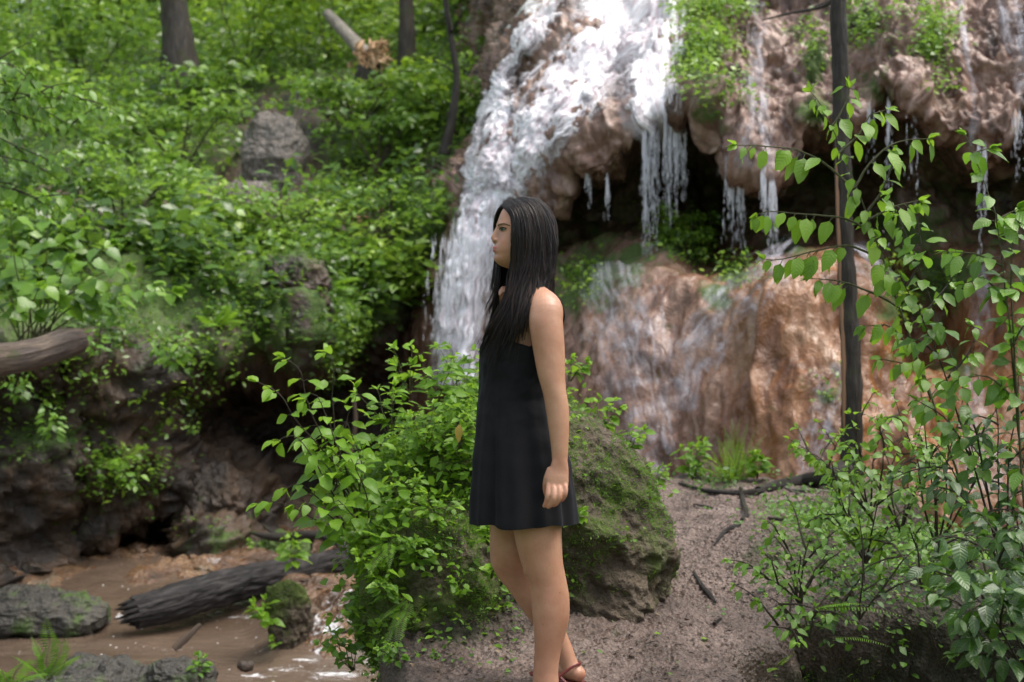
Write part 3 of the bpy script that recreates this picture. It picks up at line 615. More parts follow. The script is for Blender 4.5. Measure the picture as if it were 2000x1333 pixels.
MX[..., 1] += dpt*.75*sstep(.65, 1.0, MX[..., 0])*sstep(7.5, 6.6, MX[..., 1]); MX[..., 0] += dpt*.22*sstep(-.1, -.3, MX[..., 0])
MX = MX+N*(side*(fbm(MX, 4, 4, 0.6, True)*0.16+fbm(MX, 14, 3)*0.05))[..., None]
g, N_, f_ = surf(MX); mpx, mpy = PX(MX)
mossM = side*0.38+.35*sstep(.0, .5, MX[..., 0]-1.3+.0*MX[..., 1])*sstep(7.4, 6.8, MX[..., 1])+blobs(mpx, mpy, [(1560, 1080, 90, 60, .3), (900, 1220, 130, 60, .32), (960, 1150, 90, 50, .25), (1400, 930, 60, 25, .3), (1650, 1000, 80, 60, .4)])
mudo = tag(obj('muddy_path', g, M['mud'], attrs={'moss': mossM.ravel(), 'dark': np.maximum(np.maximum(side*0.6, .75*blobs(mpx, mpy, [(890, 1180, 210, 85, 1.2), (780, 1260, 70, 80, 1.2), (1240, 1190, 100, 25, .8)])), sstep(0.1, .5, MX[..., 0]+.0-np.interp(MX[..., 1], [3, 4.6, 5.2, 6, 7, 8, 9.5], [.55, .72, .86, 1.25, 1.7, 2.15, 2.4])+.25)*.8).ravel()}), kind='structure')  # soil darkens the mound; shade of hollow, undercuts and boulder foot painted in

# ---- ground out to the horizon; unseen banks round the camera added against low light
def ground_z(X, Y):
    r = np.hypot(X, Y-2); P = np.stack([X, Y, X*0], -1)
    z = -1.45+0*X
    back = sstep(-4, -14, Y)*4.0; lft = sstep(-9, -16, X)*6*sstep(16, 6, Y); rgt = sstep(7.5, 14, X)*7*sstep(16, 6, Y)
    z = z+np.maximum(np.maximum(back, lft), rgt)+fbm(P, .25, 3)*0.8*sstep(6, 14, r)
    return z
def warp(n, lo, hi): t = np.linspace(-1, 1, n); return np.sign(t)*(np.abs(t)**3.2)*hi
X, Y = np.meshgrid(warp(260, 0, 320), warp(260, 0, 320)+2.0); GV = np.stack([X, Y, ground_z(X, Y)], -1)
g = Geo(); g.add(GV.reshape(-1, 3), grid_faces(*X.shape))
tag(obj('ground', g, M['soil'], attrs={'moss': np.full(X.size, .45)}), kind='structure')
# ------------------------------------------------------------------ plants
def stem_plant(name, base, paths, label, cat, leafL, mat, stemmat=None, gap=0.05, r0=0.006, shape='ovate', wr=0.55, opp=True, droop=0.35, start=0.15, group=None, pet=0.3, hang=0.25, tip=True, seed=1, spread=0.85, rows=5, toward=0.35):
    """a plant of its own: stems (list of point lists) carrying leaves."""
    global rng
    keep = rng; rng = np.random.default_rng(seed)
    t = thing(name, base, label, cat, group); gs, gl = Geo(), Geo()
    B, D, Nn, L, Rn = [], [], [], [], []
    for P in paths:
        P = np.array(P, float); n = max(8, int(np.linalg.norm(np.diff(P, axis=0), axis=1).sum()/0.03)); C = cr(P, n)
        C = C+np.cumsum(rng.normal(size=C.shape)*0.0012, axis=0)
        tube(gs, C, np.linspace(r0, r0*0.28, n), 6)
        T, A, Bb = frames(C); s = np.concatenate([[0], np.cumsum(np.linalg.norm(np.diff(C, axis=0), axis=1))]); k = s[-1]*start; side = 0; ang = rng.random()*6.28
        while k < s[-1]:
            i = int(np.searchsorted(s, k)); i = min(i, n-1); size = leafL*(0.65+0.5*rng.random())*(1-0.45*(k/s[-1])**4)
            up = np.array([0, 0, 1.0]); lat = np.cross(T[i], up)
            if np.linalg.norm(lat) < 0.3: ang += 1.9; lat = np.array([math.cos(ang), math.sin(ang), 0])
            lat = unit(lat)
            for sg in ((1, -1) if opp else ((1,) if side % 2 else (-1,))):
                d = unit(lat*sg*spread+T[i]*0.55+rng.normal(size=3)*0.22-up*hang*rng.random())
                p0 = C[i]; p1 = p0+d*size*pet; nn = unit(up+rng.normal(size=3)*0.32-np.array([0, 1.0, 0])*toward)
                tube(gs, np.array([p0, (p0+p1)/2+up*size*0.03, p1]), r0*0.28, 4, caps=False)
                B.append(p1); D.append(unit(d-up*hang*0.8)); Nn.append(nn); L.append(size); Rn.append(np.clip(0.5+rng.normal()*0.22, 0, 1))
            side += 1; k += gap*(0.7+0.6*rng.random())
        if tip:
            for q in range(3):
                B.append(C[-1]); D.append(unit(T[-1]+rng.normal(size=3)*0.5)); Nn.append(unit(up+rng.normal(size=3)*.4)); L.append(leafL*0.5); Rn.append(0.9)
    L = np.array(L); leaves(gl, np.array(B), np.array(D), np.array(Nn), L, L*wr*(0.85+0.3*rng.random(len(L))), np.array(Rn), shape, rows, 0.22, droop)
    obj('stem', gs, stemmat or M['stem'], t); obj('foliage', gl, mat, t)
    rng = keep
    return t
def arc(base, tipv, sag=0.15, n=5, bend=None):
    base = np.array(base, float); tipv = np.array(tipv, float); ts = np.linspace(0, 1, n)[:, None]
    P = base+(tipv-base)*ts; P[:, 2] += (sag*np.linalg.norm(tipv-base))*np.sin(math.pi*ts[:, 0]*0.75)
    P[:, :2] += (np.random.default_rng(int(abs(tipv[0]*1e4)) % 99991).normal(size=(n, 2))*0.02*np.linalg.norm(tipv-base))*np.sin(math.pi*ts)
    return P
def herb(name, base, h, nst, leafL, mat, label, cat, seed, lean=(0, 0), spread=0.5, **k):
    r = np.random.default_rng(seed); ps = []
    base = np.array(base, float)
    for i in range(nst):
        a = r.random()*6.28; q = spread*(0.35+0.65*r.random())*h
        tp = base+np.array([math.cos(a)*q+lean[0]*h, math.sin(a)*q*0.8+lean[1]*h, h*(0.6+0.45*r.random())]); ps.append(arc(base+np.array([math.cos(a), math.sin(a), 0])*0.03*h, tp, 0.12))
    return stem_plant(name, base, ps, label, cat, leafL, mat, seed=seed, **k)
def frond(gs, gl, P, wid, npin, seed, r0=0.0022, sub=True, pw=.14):
    r = np.random.default_rng(seed); C = cr(np.array(P, float), npin+6); tube(gs, C, np.linspace(r0, r0*.3, len(C)), 5, caps=False); T, A, Bb = frames(C); up = np.array([0, 0, 1.])
    B, D, Nn, L = [], [], [], []
    for i in range(3, len(C)-1):
        t = i/(len(C)-1); l = wid*math.sin(math.pi*min(1, (t*0.96+0.06))**0.75)**0.8*(0.9+0.2*r.random()); lat = unit(np.cross(T[i], up)+1e-6)
        nn = unit(np.cross(lat, T[i])); nn = nn if nn[2] > 0 else -nn
        for sg in (1, -1):
            d = unit(lat*sg+T[i]*0.35-up*0.15)
            B.append(C[i]); D.append(d); Nn.append(nn+r.normal(size=3)*.08); L.append(l)
    L = np.array(L); leaves(gl, np.array(B), np.array(D), np.array(Nn), L, np.maximum(L*pw, 0.003), np.clip(0.5+r.normal(size=len(L))*.15, 0, 1), 'lance', 5, 0.1, 0.3)
def fern(name, base, tips, label, cat, wid, mat='fern', seed=5, npin=26, sag=0.25, group=None):
    t = thing(name, base, label, cat, group); base = np.array(base, float)
    for i, tp in enumerate(tips):
        gs, gl = Geo(), Geo(); frond(gs, gl, arc(base, tp, sag), wid, npin, seed+i)
        fo = obj('frond', gl, M[mat], t); obj('midrib', gs, M['stem'], fo, origin=tuple(base))
    return t

# ---- ground cover that nobody could count, on the hillside and the rock ledges
def scatter(V, NN, dens, n, seed):
    """random points on grid V with probability dens*area."""
    r = np.random.default_rng(seed); a = V[:-1, :-1]; ar = np.linalg.norm(np.cross(V[1:, :-1]-a, V[:-1, 1:]-a), axis=-1); w = (dens[:-1, :-1]*ar).ravel(); w /= w.sum()
    idx = r.choice(len(w), n, p=w); i, j = np.unravel_index(idx, ar.shape); u, v = r.random((2, n))[..., None]
    return V[i, j]*(1-u)*(1-v)+V[i+1, j]*u*(1-v)+V[i, j+1]*(1-u)*v+V[i+1, j+1]*u*v, NN[i, j]
def cover(g, P, NN, hlo, hhi, L, seed, per=6, rad=0.12, wr=0.6, rows=3, shape='ovate', rshift=0.0):
    """small plants: per leaves in a tuft about each point."""
    r = np.random.default_rng(seed); n = len(P); h = hlo+(hhi-hlo)*r.random(n)**1.3
    C = np.repeat(P, per, 0)+r.normal(size=(n*per, 3))*rad*np.array([1, 1, .6]); hh = np.repeat(h, per)*(0.55+0.6*r.random(n*per))
    C = C+np.repeat(unit(NN*0.6+np.array([0, 0, .6])), per, 0)*hh[:, None]
    d = r.normal(size=(n*per, 3)); d[:, 2] = d[:, 2]*0.35-0.15; nn = unit(np.array([0, -0.35, 1.])+r.normal(size=(n*per, 3))*0.42)
    l = L*(0.55+0.8*r.random(n*per)); rb = np.repeat(np.clip(0.45+0.34*perlin(P*0.8)*2+r.normal(size=n)*0.13+rshift, 0, 1), per)
    leaves(g, C, d, nn, l, l*wr*(0.8+.4*r.random(n*per)), np.clip(rb+r.normal(size=n*per)*0.13, 0, 1), shape, rows, 0.2, 0.3)
clump = sstep(-0.06, 0.20, fbm(BV, 1.15, 3)+0.35*fbm(BV+3, 3.5, 2))
vis = (bky < 900)*(bkx > -800)*np.where(bkx < -250, .45, 1)*(bkx < 1400)
dz = np.clip((14.0/BV[..., 1]), .3, 1.4)**2
densB = sstep(5.0, 5.7, BKk)*(1-0.97*np.clip(bareB*1.6, 0, 1))*(0.035+clump)*vis*dz
g = Geo(); P, NN = scatter(BV, BN, densB, 12000, 11); cover(g, P, NN, 0.03, 0.34, 0.092, 12)
P, NN = scatter(BV, BN, densB*sstep(-0.05, .35, fbm(BV+8, 0.9, 3)), 3600, 13); cover(g, P, NN, 0.12, 0.55, 0.15, 14, per=7, rad=0.16)
P, NN = scatter(BV, BN, densB*sstep(19, 24, BV[..., 1]), 4500, 15); cover(g, P, NN, 0.2, 1.5, 0.17, 16, per=8, rad=0.35, rshift=.25)
tag(obj('undergrowth', g, M['leaf_bank']), kind='stuff')
# plants clinging to the rock under the lip
clus = [(200, 690, 60, 50, 1), (60, 790, 100, 50, .7), (230, 920, 70, 50, 1), (300, 800, 50, 60, .5), (350, 700, 70, 40, 1.2), (430, 630, 120, 50, 1.5), (100, 880, 60, 40, .6), (650, 640, 40, 80, 2), (700, 560, 60, 60, 2), (330, 760, 50, 50, .7), (590, 560, 50, 40, .7), (180, 740, 40, 50, .5), (760, 500, 60, 60, 1.5), (420, 1040, 40, 20, .3), (640, 700, 20, 40, 1)]
densR = blobs(bkx, bky, clus)*(BKk > 1.5)*(BKk < 6.5)*sstep(-.1, .25, fbm(BV+4, 3.5, 2))
g = Geo(); P, NN = scatter(BV, BN, densR, 1900, 21); cover(g, P+NN*0.03, NN, 0.0, 0.10, 0.062, 22, per=5, rad=0.07, rshift=-.05)
tag(obj('rock_ledge_plants', g, M['leaf_bank']), kind='stuff')
# low plants and moss tufts on the cliff
clC = [(1375, 90, 38, 50, 1.3), (1390, 25, 55, 24, 1.6), (1350, 160, 22, 40, .7), (1400, 190, 40, 30, 1), (1700, 60, 40, 30, .8), (1810, 70, 40, 40, 1.2), (1830, 110, 30, 30, 1), (1680, 90, 20, 30, .5), (1590, 80, 20, 50, .4), (1830, 175, 30, 12, .8), (1680, 20, 40, 20, .6), (1350, 470, 45, 40, 1.0), (1130, 560, 40, 40, .6), (1800, 560, 80, 60, .5), (1440, 545, 40, 25, .4), (1300, 450, 40, 30, .6), (1610, 775, 22, 14, .8)]
densC = blobs(cpx, cpy, clC); densC = np.where(densC > 0.12, densC, 0)
g = Geo(); P, NN = scatter(CV, CN, densC, 1500, 31); cover(g, P, NN, 0.0, 0.16, 0.06, 32, per=6, rad=0.07, rshift=.2)
tag(obj('cliff_plants', g, M['leaf_bank']), kind='stuff')

# ---- bushes on the hillside: each a shrub of its own
def bush(px, py, Y, w, h, n, L, mat, label, seed, group=None, rshift=0.0, cat='shrub', name='shrub'):
    b = W(px, py, Y); r = np.random.default_rng(seed); t = thing(name, b, label, cat, group); gs, gl = Geo(), Geo(); lobes = []
    for i in range(7):
        a = r.random()*6.28; q = w*0.5*(0.3+0.7*r.random()); tp = b+np.array([math.cos(a)*q, math.sin(a)*q*.8, h*(0.35+0.6*r.random())]); tube(gs, arc(b-np.array([0, 0, .1]), tp, 0.1), np.linspace(.018, .004, 5), 5); lobes.append(tp)
        for k in range(2):
            e = tp+r.normal(size=3)*np.array([w, w, h])*.16; tube(gs, arc(tp-(tp-b)*.3, e, .1), np.linspace(.008, .002, 5), 4); lobes.append(e)
    lobes = np.array(lobes); k = r.integers(0, len(lobes), n); C = lobes[k]+unit(r.normal(size=(n, 3)))*(r.random(n)**.5)[:, None]*np.array([w, w, h*.8])*.2
    d = r.normal(size=(n, 3)); d[:, 2] = d[:, 2]*.35-.2; nn = unit(np.array([0, -.35, 1.])+r.normal(size=(n, 3))*.4); l = L*(0.6+.7*r.random(n)); rl = r.normal(size=len(lobes))*.16
    leaves(gl, C, d, nn, l, l*.58, np.clip(.5+rshift+rl[k]+r.normal(size=n)*.14, 0, 1), 'ovate', 4, .2, .35)
    obj('branches', gs, M['stem_dark'], t); obj('foliage', gl, M[mat], t); return t
BUSH = [
 (700, 235, 17.3, 1.5, .55, 800, .12, 'leaf_bank', 'bright bushy shrub below the splintered stump on the slope', .12),
 (845, 225, 18.0, 1.3, .6, 700, .12, 'leaf_far', 'yellow-green bushy shrub behind the thin crooked sapling', .0),
 (890, 270, 17.2, .9, .7, 400, .11, 'leaf_bank', 'small shrub overhanging the left edge of the waterfall', .1),
 (735, 320, 16.6, 1.1, .7, 500, .11, 'leaf_bank', 'rounded shrub right of the bare grey slope patch', .0),
 (640, 215, 18.0, 1.0, .6, 400, .11, 'leaf_bank', 'shrub at the top of the bare grey slope patch', .05),
 (390, 225, 18.6, 1.8, .6, 600, .13, 'leaf_bank', 'spreading shrub at the foot of the thick leaning tree', .0),
 (480, 150, 22.0, 2.4, 1.4, 800, .15, 'leaf_far', 'light green bush just right of the thick leaning tree', .0),
 (350, 330, 16.5, 1.7, .8, 700, .11, 'leaf_bank', 'broad shrub in the middle of the left slope', .12),
 (170, 180, 20.0, 2.0, 1.2, 700, .14, 'leaf_bank', 'tall bush right of the pale far tree', .0),
 (760, 480, 15.0, 1.0, .6, 450, .10, 'leaf_bank', 'shrub on the ledge directly left of the waterfall', .0),
 (690, 590, 14.4, .7, .55, 420, .08, 'leaf_bank', 'hanging fern-like shrub beside the blocky rock outcrop', .2),
 (240, 450, 13.6, 1.4, .6, 700, .09, 'leaf_bank', 'low shrub behind the broad-leaved plant on the left', .0),
 (560, 470, 14.5, 1.5, .45, 600, .08, 'leaf_bank', 'low pale shrub on top of the blocky rock outcrop', .25),
 (980, 90, 22.5, 1.8, 1.2, 600, .15, 'leaf_bank', 'dark shrub at the top left of the waterfall', -.2),
 (900, 90, 23.0, 2.2, 1.4, 600, .16, 'leaf_bank', 'dark bush beside the thin black sapling trunk', -.15),
 (640, 110, 23.0, 2.2, 1.5, 600, .16, 'leaf_far', 'tall bush left of the leaning grey log', -.1),
]
for i, q in enumerate(BUSH): bush(q[0], q[1], q[2], q[3], q[4], q[5], q[6], q[7], q[8], 300+i, 'shrubs on the hillside', q[9])
# ---- forest trees at the top of the slope
def tree(name, px, pyb, Y, h, r0, lean, label, mat, crown=None, seed=1, bend=0.0, cmat='leaf_far', L=.22, group='trees at the top of the slope'):
    b = W(px, pyb, Y); r = np.random.default_rng(seed); t = thing(name, b, label, 'tree', group); gt, gl = Geo(), Geo()
    top = b+np.array([lean*h, 0, h]); n = 9; ts = np.linspace(0, 1, n)[:, None]; P = b-np.array([0, 0, .3])+(top-b)*ts; P[:, 0] += bend*np.sin(ts[:, 0]*8)+r.normal(size=n)*.01*h*ts[:, 0]
    tube(gt, P, r0*(1-.75*ts[:, 0])*(1+.5*np.exp(-ts[:, 0]*h*2.2)), 12, 60, rough=r0*.35, rs=5, bark=r0*.05)
    tips = []
    for i in range(12):
        k = 0.3+.65*r.random(); p = P[int(k*(n-1))]; a = r.random()*6.28; l = h*.22*(1.3-k)*(.6+.6*r.random()); e = p+np.array([math.cos(a)*l, math.sin(a)*l, l*.45]); A = arc(p, e, .08); tube(gt, A, np.linspace(r0*.3, r0*.05, len(A)), 6); tips += [A[2], A[3], e]
    obj('trunk', gt, M[mat], t)
    if crown:
        lob = []
        for (cx, cz, rx, rz, nn) in crown:
            c = b+np.array([cx, 0, cz]); C = c+unit(r.normal(size=(nn, 3)))*(r.random(nn)**.4)[:, None]*np.array([rx, rx, rz]); q = fbm(C, .9, 2); C = C[q > -.16]; lob.append(C)
        C = np.concatenate(lob); m = len(C); per = 4; C = np.repeat(C, per, 0)+r.normal(size=(m*per, 3))*.16; m = len(C)
        d = r.normal(size=(m, 3)); d[:, 2] = d[:, 2]*.4-.2; nn = unit(np.array([0, -.2, 1.])+r.normal(size=(m, 3))*.5); l = L*(.6+.7*r.random(m))
        leaves(gl, C, d, nn, l, l*.6, np.clip(.5+perlin(C*.7)*.5+r.normal(size=m)*.13, 0, 1), 'ovate', 3, .2, .3); obj('crown', gl, M[cmat], t)
    return t
tree('thick_tree', 356, 140, 19.6, 9, .205, -.10, 'thick dark tree trunk leaning left at the top of the slope', 'bark_far', [(-2.2, 6.5, 3.5, 2, 900)], 1)
tree('slender_tree', 796, 118, 19.8, 9.5, .10, -.01, 'straight grey-brown trunk behind the splintered stump', 'bark_far', [(0, 7.5, 3, 2, 700)], 2)
tree('crooked_sapling', 868, 250, 16.2, 3.6, .045, .05, 'thin crooked dark sapling growing beside the falls', 'bark_dark', [(.3, 3.0, 1.1, .6, 200)], 3, bend=.10)
tree('thin_tree', 1078, 75, 20, 5, .06, -.02, 'thin black trunk standing between the two branches of the falls', 'bark_dark', [(0, 4.6, 1.3, .8, 200)], 4)
tree('pale_tree', 58, 180, 27, 11, .09, .0, 'pale slim tree at the far left edge', 'bark_pale', [(0, 8, 3, 2.2, 800)], 5)
tree('forest_tree', 170, 110, 27, 8, .07, .02, 'dark slim forest tree right of the pale tree', 'bark_far', [(.2, 2.4, 1.3, 1.0, 400), (1.2, 4.5, 2.0, 1.3, 500)], 6)
tree('forest_tree', 205, 95, 30, 9, .07, -.05, 'leaning forest tree with bright crown left of the thick trunk', 'bark_far', [(-.5, 2.6, 2.6, 1.6, 900), (0, 5, 3, 2, 700)], 7)
tree('forest_tree', 460, 60, 32, 9, .08, .02, 'bright backlit tree right of the thick trunk', 'bark_far', [(0, 2.2, 3, 1.6, 900), (.5, 4.5, 3, 2, 700)], 8)
tree('forest_tree', 590, 50, 34, 9, .09, .03, 'tree with dark stem at the middle of the forest edge', 'bark_far', [(.5, 2.2, 3.2, 1.8, 900), (0, 5, 3, 2, 700)], 9)
tree('forest_tree', 720, 20, 34, 9, .08, .0, 'leafy tree behind the leaning grey log', 'bark_far', [(0, 1.7, 3, 1.6, 800), (.5, 4.2, 3, 2, 500)], 10, cmat='leaf_bank')
tree('forest_tree', 870, 10, 33, 9, .08, .0, 'dense dark tree above the crooked sapling', 'bark_far', [(0, 1.6, 3, 1.7, 900), (.5, 4.2, 3, 2, 500)], 11, cmat='leaf_bank')
tree('forest_tree', 1010, 0, 32, 8, .08, .0, 'dark tree at the head of the falls', 'bark_far', [(0, 1.2, 2.6, 1.6, 800)], 12, cmat='leaf_bank')
tree('forest_tree', 330, 80, 34, 9, .09, .0, 'bright tree seen behind the thick trunk', 'bark_far', [(0, 2.4, 3.2, 1.9, 1100), (0, 5, 3, 2, 500)], 13)
tree('forest_tree', -60, 140, 29, 9, .09, .0, 'leafy tree cut by the left edge of the picture', 'bark_far', [(-.9, 2.0, 2.0, 1.6, 900)], 14, cmat='leaf_bank')
tree('forest_tree', 110, 130, 36, 10, .09, .0, 'pale green tree below the gap of white sky', 'bark_far', [(0.2, .9, 3, 1.0, 700), (2.9, 3.6, 1.7, 1.8, 800)], 15)
tree('forest_tree', -260, 160, 27, 9, .09, .0, 'tree beyond the left edge', 'bark_far', [(0, 3.0, 3, 2.4, 1000)], 16)
# ------------------------------------------------------------------ boulders and stream rocks
def G(px, py, dz=0.0):
    """where the ray through a photo point meets the muddy promontory."""
    Y = np.linspace(3.6, 9.3, 700); X = (px-1000)/F*Y; z = CZ-(py-666.5)/F*Y; h = mud_z(X, Y); k = np.argmax(z < h)
    if not (z < h).any(): k = len(Y)-1
    return np.array([X[k], Y[k], h[k]+dz])
def rock(name, c, r, label, cat, mat, seed, a=(.16, 2.2), b=(.06, 7), flat=0.0, moss=None, n=(90, 130), group=None, terr=0.0):
    u, v = np.meshgrid(np.linspace(0, math.pi, n[0]), np.linspace(0, 2*math.pi, n[1], endpoint=False), indexing='ij')
    S = np.stack([np.sin(u)*np.cos(v), np.sin(u)*np.sin(v), np.cos(u)], -1); q = np.sign(S)*np.abs(S)**0.82; V = q*np.array(r)
    w = V+seed*3.3; d = a[0]*fbm(w, a[1], 3)*2+b[0]*fbm(w, b[1], 4, .6, True)*1.5+b[0]*.45*fbm(w, b[1]*3.2, 3, .6)
    if terr: d = d+terr*np.sin(w[..., 2]*22+fbm(w, 3, 2)*5)
    V = V+S*d[..., None]
    if name == 'boulder': V = V*np.array([1, 1, 1])*np.stack([1-.33*V[..., 2]/r[2]*.5, 1-.2*V[..., 2]/r[2]*.5, np.ones(V.shape[:2])], -1); V[..., 2] -= .35*np.maximum(V[..., 0]-.12, 0)
    V[0] = V[0].mean(0); V[-1] = V[-1].mean(0)
    g = Geo(); g.add((V+np.array(c)).reshape(-1, 3), grid_faces(n[0], n[1], True)[:, ::-1])
    ms = .25+.22*S[..., 2]+.25*fbm(V+4, 1.5, 2) if moss is None else moss(V, S)
    o = obj(name, g, mat, origin=tuple(np.array(c)-np.array([0, 0, r[2]*.8])), attrs={'moss': ms.ravel()}); tag(o, label, cat, group)
    return V+np.array(c), S
BOV, BOS = rock('boulder', (0.05, 6.15, 0.38), (0.62, .58, .56), 'large moss-patched boulder rising behind the woman, beside the mud path', 'boulder', M['boulder'], 5.0, (.10, 1.9), (.055, 5), n=(230, 330), terr=0.006,
     moss=lambda V, S: .12+.26*sstep(.1, -.5, V[..., 0])+.20*fbm(V+4, 2.6, 3)+.1*S[..., 2])
BOV2, BOS2 = rock('boulder', (-.29, 5.62, .20), (.27, .30, .34), 'low mossy hump left of the legs of the woman, overgrown with herbs', 'boulder', M['boulder'], 15.0, (.07, 2.2), (.05, 6), n=(150, 210), moss=lambda V, S: .22+.22*sstep(.1, -.2, V[..., 0])+.20*fbm(V+4, 3, 3)+.1*S[..., 2])
ROC = 'rocks lying in and beside the stream'
rock('rock', W(60, 1198, 10.05), (.54, .32, .15), 'long flat grey rock at the water edge on the far left', 'rock', M['grey_rock'], 2.1, (.05, 3), (.05, 6), group=ROC, n=(110, 160), moss=lambda V, S: .04+.25*sstep(-.1, .3, fbm(V+4, 3, 3)))
rock('rock', W(245, 1150, 11.3), (.38, .3, .09), 'low brown rock ledge between the flat grey rock and the fallen log', 'rock', M['bank_rock'], 3.1, (.05, 3), (.03, 9), group=ROC)
rock('rock', W(562, 1205, 9.3), (.13, .14, .24), 'upright mossy stump-like rock with seedlings on top', 'rock', M['boulder'], 4.1, (.04, 5), (.03, 11), group=ROC, moss=lambda V, S: .2+.25*S[..., 2]-.1*S[..., 0])
rock('rock', W(548, 1080, 11.9), (.22, .18, .13), 'small mossy rock under the dead branch behind the log', 'rock', M['grey_rock'], 5.3, (.04, 4), (.03, 10), group=ROC, moss=lambda V, S: .35+.1*S[..., 2])
rock('rock', W(210, 1345, 7.8), (.42, .25, .13), 'broad dark rock at the bottom left corner', 'rock', M['grey_rock'], 6.3, (.05, 3), (.05, 7), group=ROC, moss=lambda V, S: 0*V[..., 0]+.08, n=(110, 160))
rock('rock', W(350, 1325, 7.7), (.17, .17, .10), 'rough grey rock just right of the broad dark corner rock', 'rock', M['grey_rock'], 7.9, (.04, 5), (.03, 11), group=ROC, moss=lambda V, S: 0*V[..., 0]+.1)
rock('rock', W(480, 1300, 8.3), (.05, .05, .025), 'pebble-sized tan rock breaking the foam at the bottom', 'rock', M['bank_rock'], 8.9, (.01, 9), (.01, 20), group=ROC, n=(30, 40), moss=lambda V, S: 0*V[..., 0]-.3)
rock('rock', W(580, 600, 13.0), (.30, .3, .42), 'blocky upright outcrop of dark rock on the lip of the left bank', 'rock', M['bank_rock'], 9.4, (.08, 2.5), (.09, 6), group='outcrops on the left bank', moss=lambda V, S: .0+.2*S[..., 2], n=(110, 160))
rock('rock', W(535, 330, 16.4), (.36, .30, .62), 'bare wet grey rock slab leaning on the upper left slope', 'rock', M['slab'], 11.4, (.10, 1.6), (.05, 5), group='outcrops on the left bank', moss=lambda V, S: 0*V[..., 0]-.05, n=(110, 160))
rock('rock', W(478, 412, 15.4), (.34, .25, .28), 'lower end of the bare grey slab, half buried in leaves on the slope', 'rock', M['slab'], 12.4, (.08, 2), (.05, 6), group='outcrops on the left bank', moss=lambda V, S: 0*V[..., 0])
rock('rock', W(420, 1010, 12.6), (.30, .3, .50), 'tan sloping rock spur reaching the water between the two caves', 'rock', M['bank_rock'], 10.4, (.09, 2.2), (.05, 7), group='outcrops on the left bank', moss=lambda V, S: .1-.25*S[..., 2], n=(110, 160))

# ------------------------------------------------------------------ logs, trunks, sticks
def stick(name, pts, rad, label, cat, mat='bark_dark', n=9, res=None, rough=.25, group=None, jag=0, seed=0, bark=0.0, extra=()):
    pts = np.array(pts, float); rad = np.array(rad, float)*np.ones(len(pts)); g = Geo(); res = res or max(14, len(pts)*8)
    tube(g, pts, rad, n, res, rough=rad.mean()*rough, rs=1.2/max(rad.mean()*6, .02), bark=bark)
    for (P, rr) in extra: tube(g, np.array(P, float), np.linspace(rr, rr*.35, len(P)), max(5, n-2), 16, rough=rr*.25, rs=20)
    r = np.random.default_rng(seed)
    for k in range(jag):
        a = r.random()*6.28; d = unit(pts[0]-pts[1]); s = unit(np.cross(d, [0, 0, 1.])); u = np.cross(s, d); o = pts[0]+(s*math.cos(a)+u*math.sin(a))*rad[0]*(.45+.5*r.random())
        l = rad[0]*(.3+.9*r.random()); tube(g, [o-d*rad[0]*.6, o, o+d*l], [rad[0]*.26, rad[0]*.2, .002], 5)
    o = obj(name, g, M[mat], origin=tuple(pts[np.argmin(pts[:, 2])])); tag(o, label, cat, group); return o
stick('fallen_log', [W(262, 1198, 9.85), W(330, 1180, 10.0), W(430, 1150, 10.3), W(540, 1125, 10.7), W(640, 1103, 11.1), W(735, 1082, 11.6)], [.105, .122, .125, .115, .100, .08],
      'thick charcoal-grey fallen log with furrowed bark and a broken end lying across the stream', 'log', 'bark_log', 64, 220, .10, jag=26, seed=4, bark=.016)
stick('dead_branch', [W(488, 1040, 11.6), W(540, 1050, 11.5), W(600, 1045, 11.4), W(645, 1052, 11.3), W(695, 1085, 11.2)], [.018, .034, .036, .04, .03], 'dark brown dead branch resting on the far end of the fallen log', 'branch', 'bark_dark', 12, extra=[([W(550, 1050, 11.5), W(525, 1035, 11.6), W(512, 1022, 11.6)], .02), ([W(610, 1050, 11.4), W(608, 1075, 11.4)], .02)])
stick('stick', [W(340, 1268, 8.9), W(365, 1245, 8.95), W(392, 1220, 9.0)], [.022, .025, .014], 'short dark stick poking out of the brown pool below the log', 'stick', 'bark_brown', 10)
stick('stick', [W(655, 1237, 8.6), W(700, 1228, 8.55), W(752, 1214, 8.5)], [.012, .016, .013], 'brown stick lying on the orange rock above the rapids', 'stick', 'bark_brown', 8)
stick('stick', [W(418, 1078, 12.2), W(445, 1073, 12.2)], [.03, .022], 'short stub of orange broken wood on the gravel behind the log', 'stick', 'wood_raw', 7)
stick('stick', [W(440, 1084, 12.0), W(492, 1070, 12.1)], [.014, .02], 'pale splinter of wood beside the orange stub', 'stick', 'wood_raw', 7)
stick('dead_branch', [W(668, 1045, 13.2), W(676, 980, 13.1), W(683, 900, 13.0), W(694, 830, 13.0), W(690, 770, 13.0)], [.03, .03, .025, .022, .015], 'pale dead stem standing in the stream behind the broad-leaved shrub', 'branch', 'bark_brown', 8)
stick('jutting_trunk', [W(-120, 712, 9.0), W(0, 703, 9.15), W(70, 690, 9.3), W(125, 672, 9.45), W(158, 664, 9.55)], [.125, .108, .10, .10, .082], 'thick mottled brown trunk jutting in from the left edge above the rock wall', 'tree trunk', 'bark_left', 40, 110, .10, bark=.006)
stick('branch', [W(1488, 40, 12.6), W(1545, 26, 12.4), W(1610, 12, 12.2), W(1660, -25, 12.0)], [.006, .012, .016, .018], 'long dark branch lying on the cliff top behind the slim trunk', 'branch', 'bark_dark', 8, extra=[([W(1590, 15, 12.3), W(1620, 0, 12.3), W(1640, -25, 12.3)], .014)])
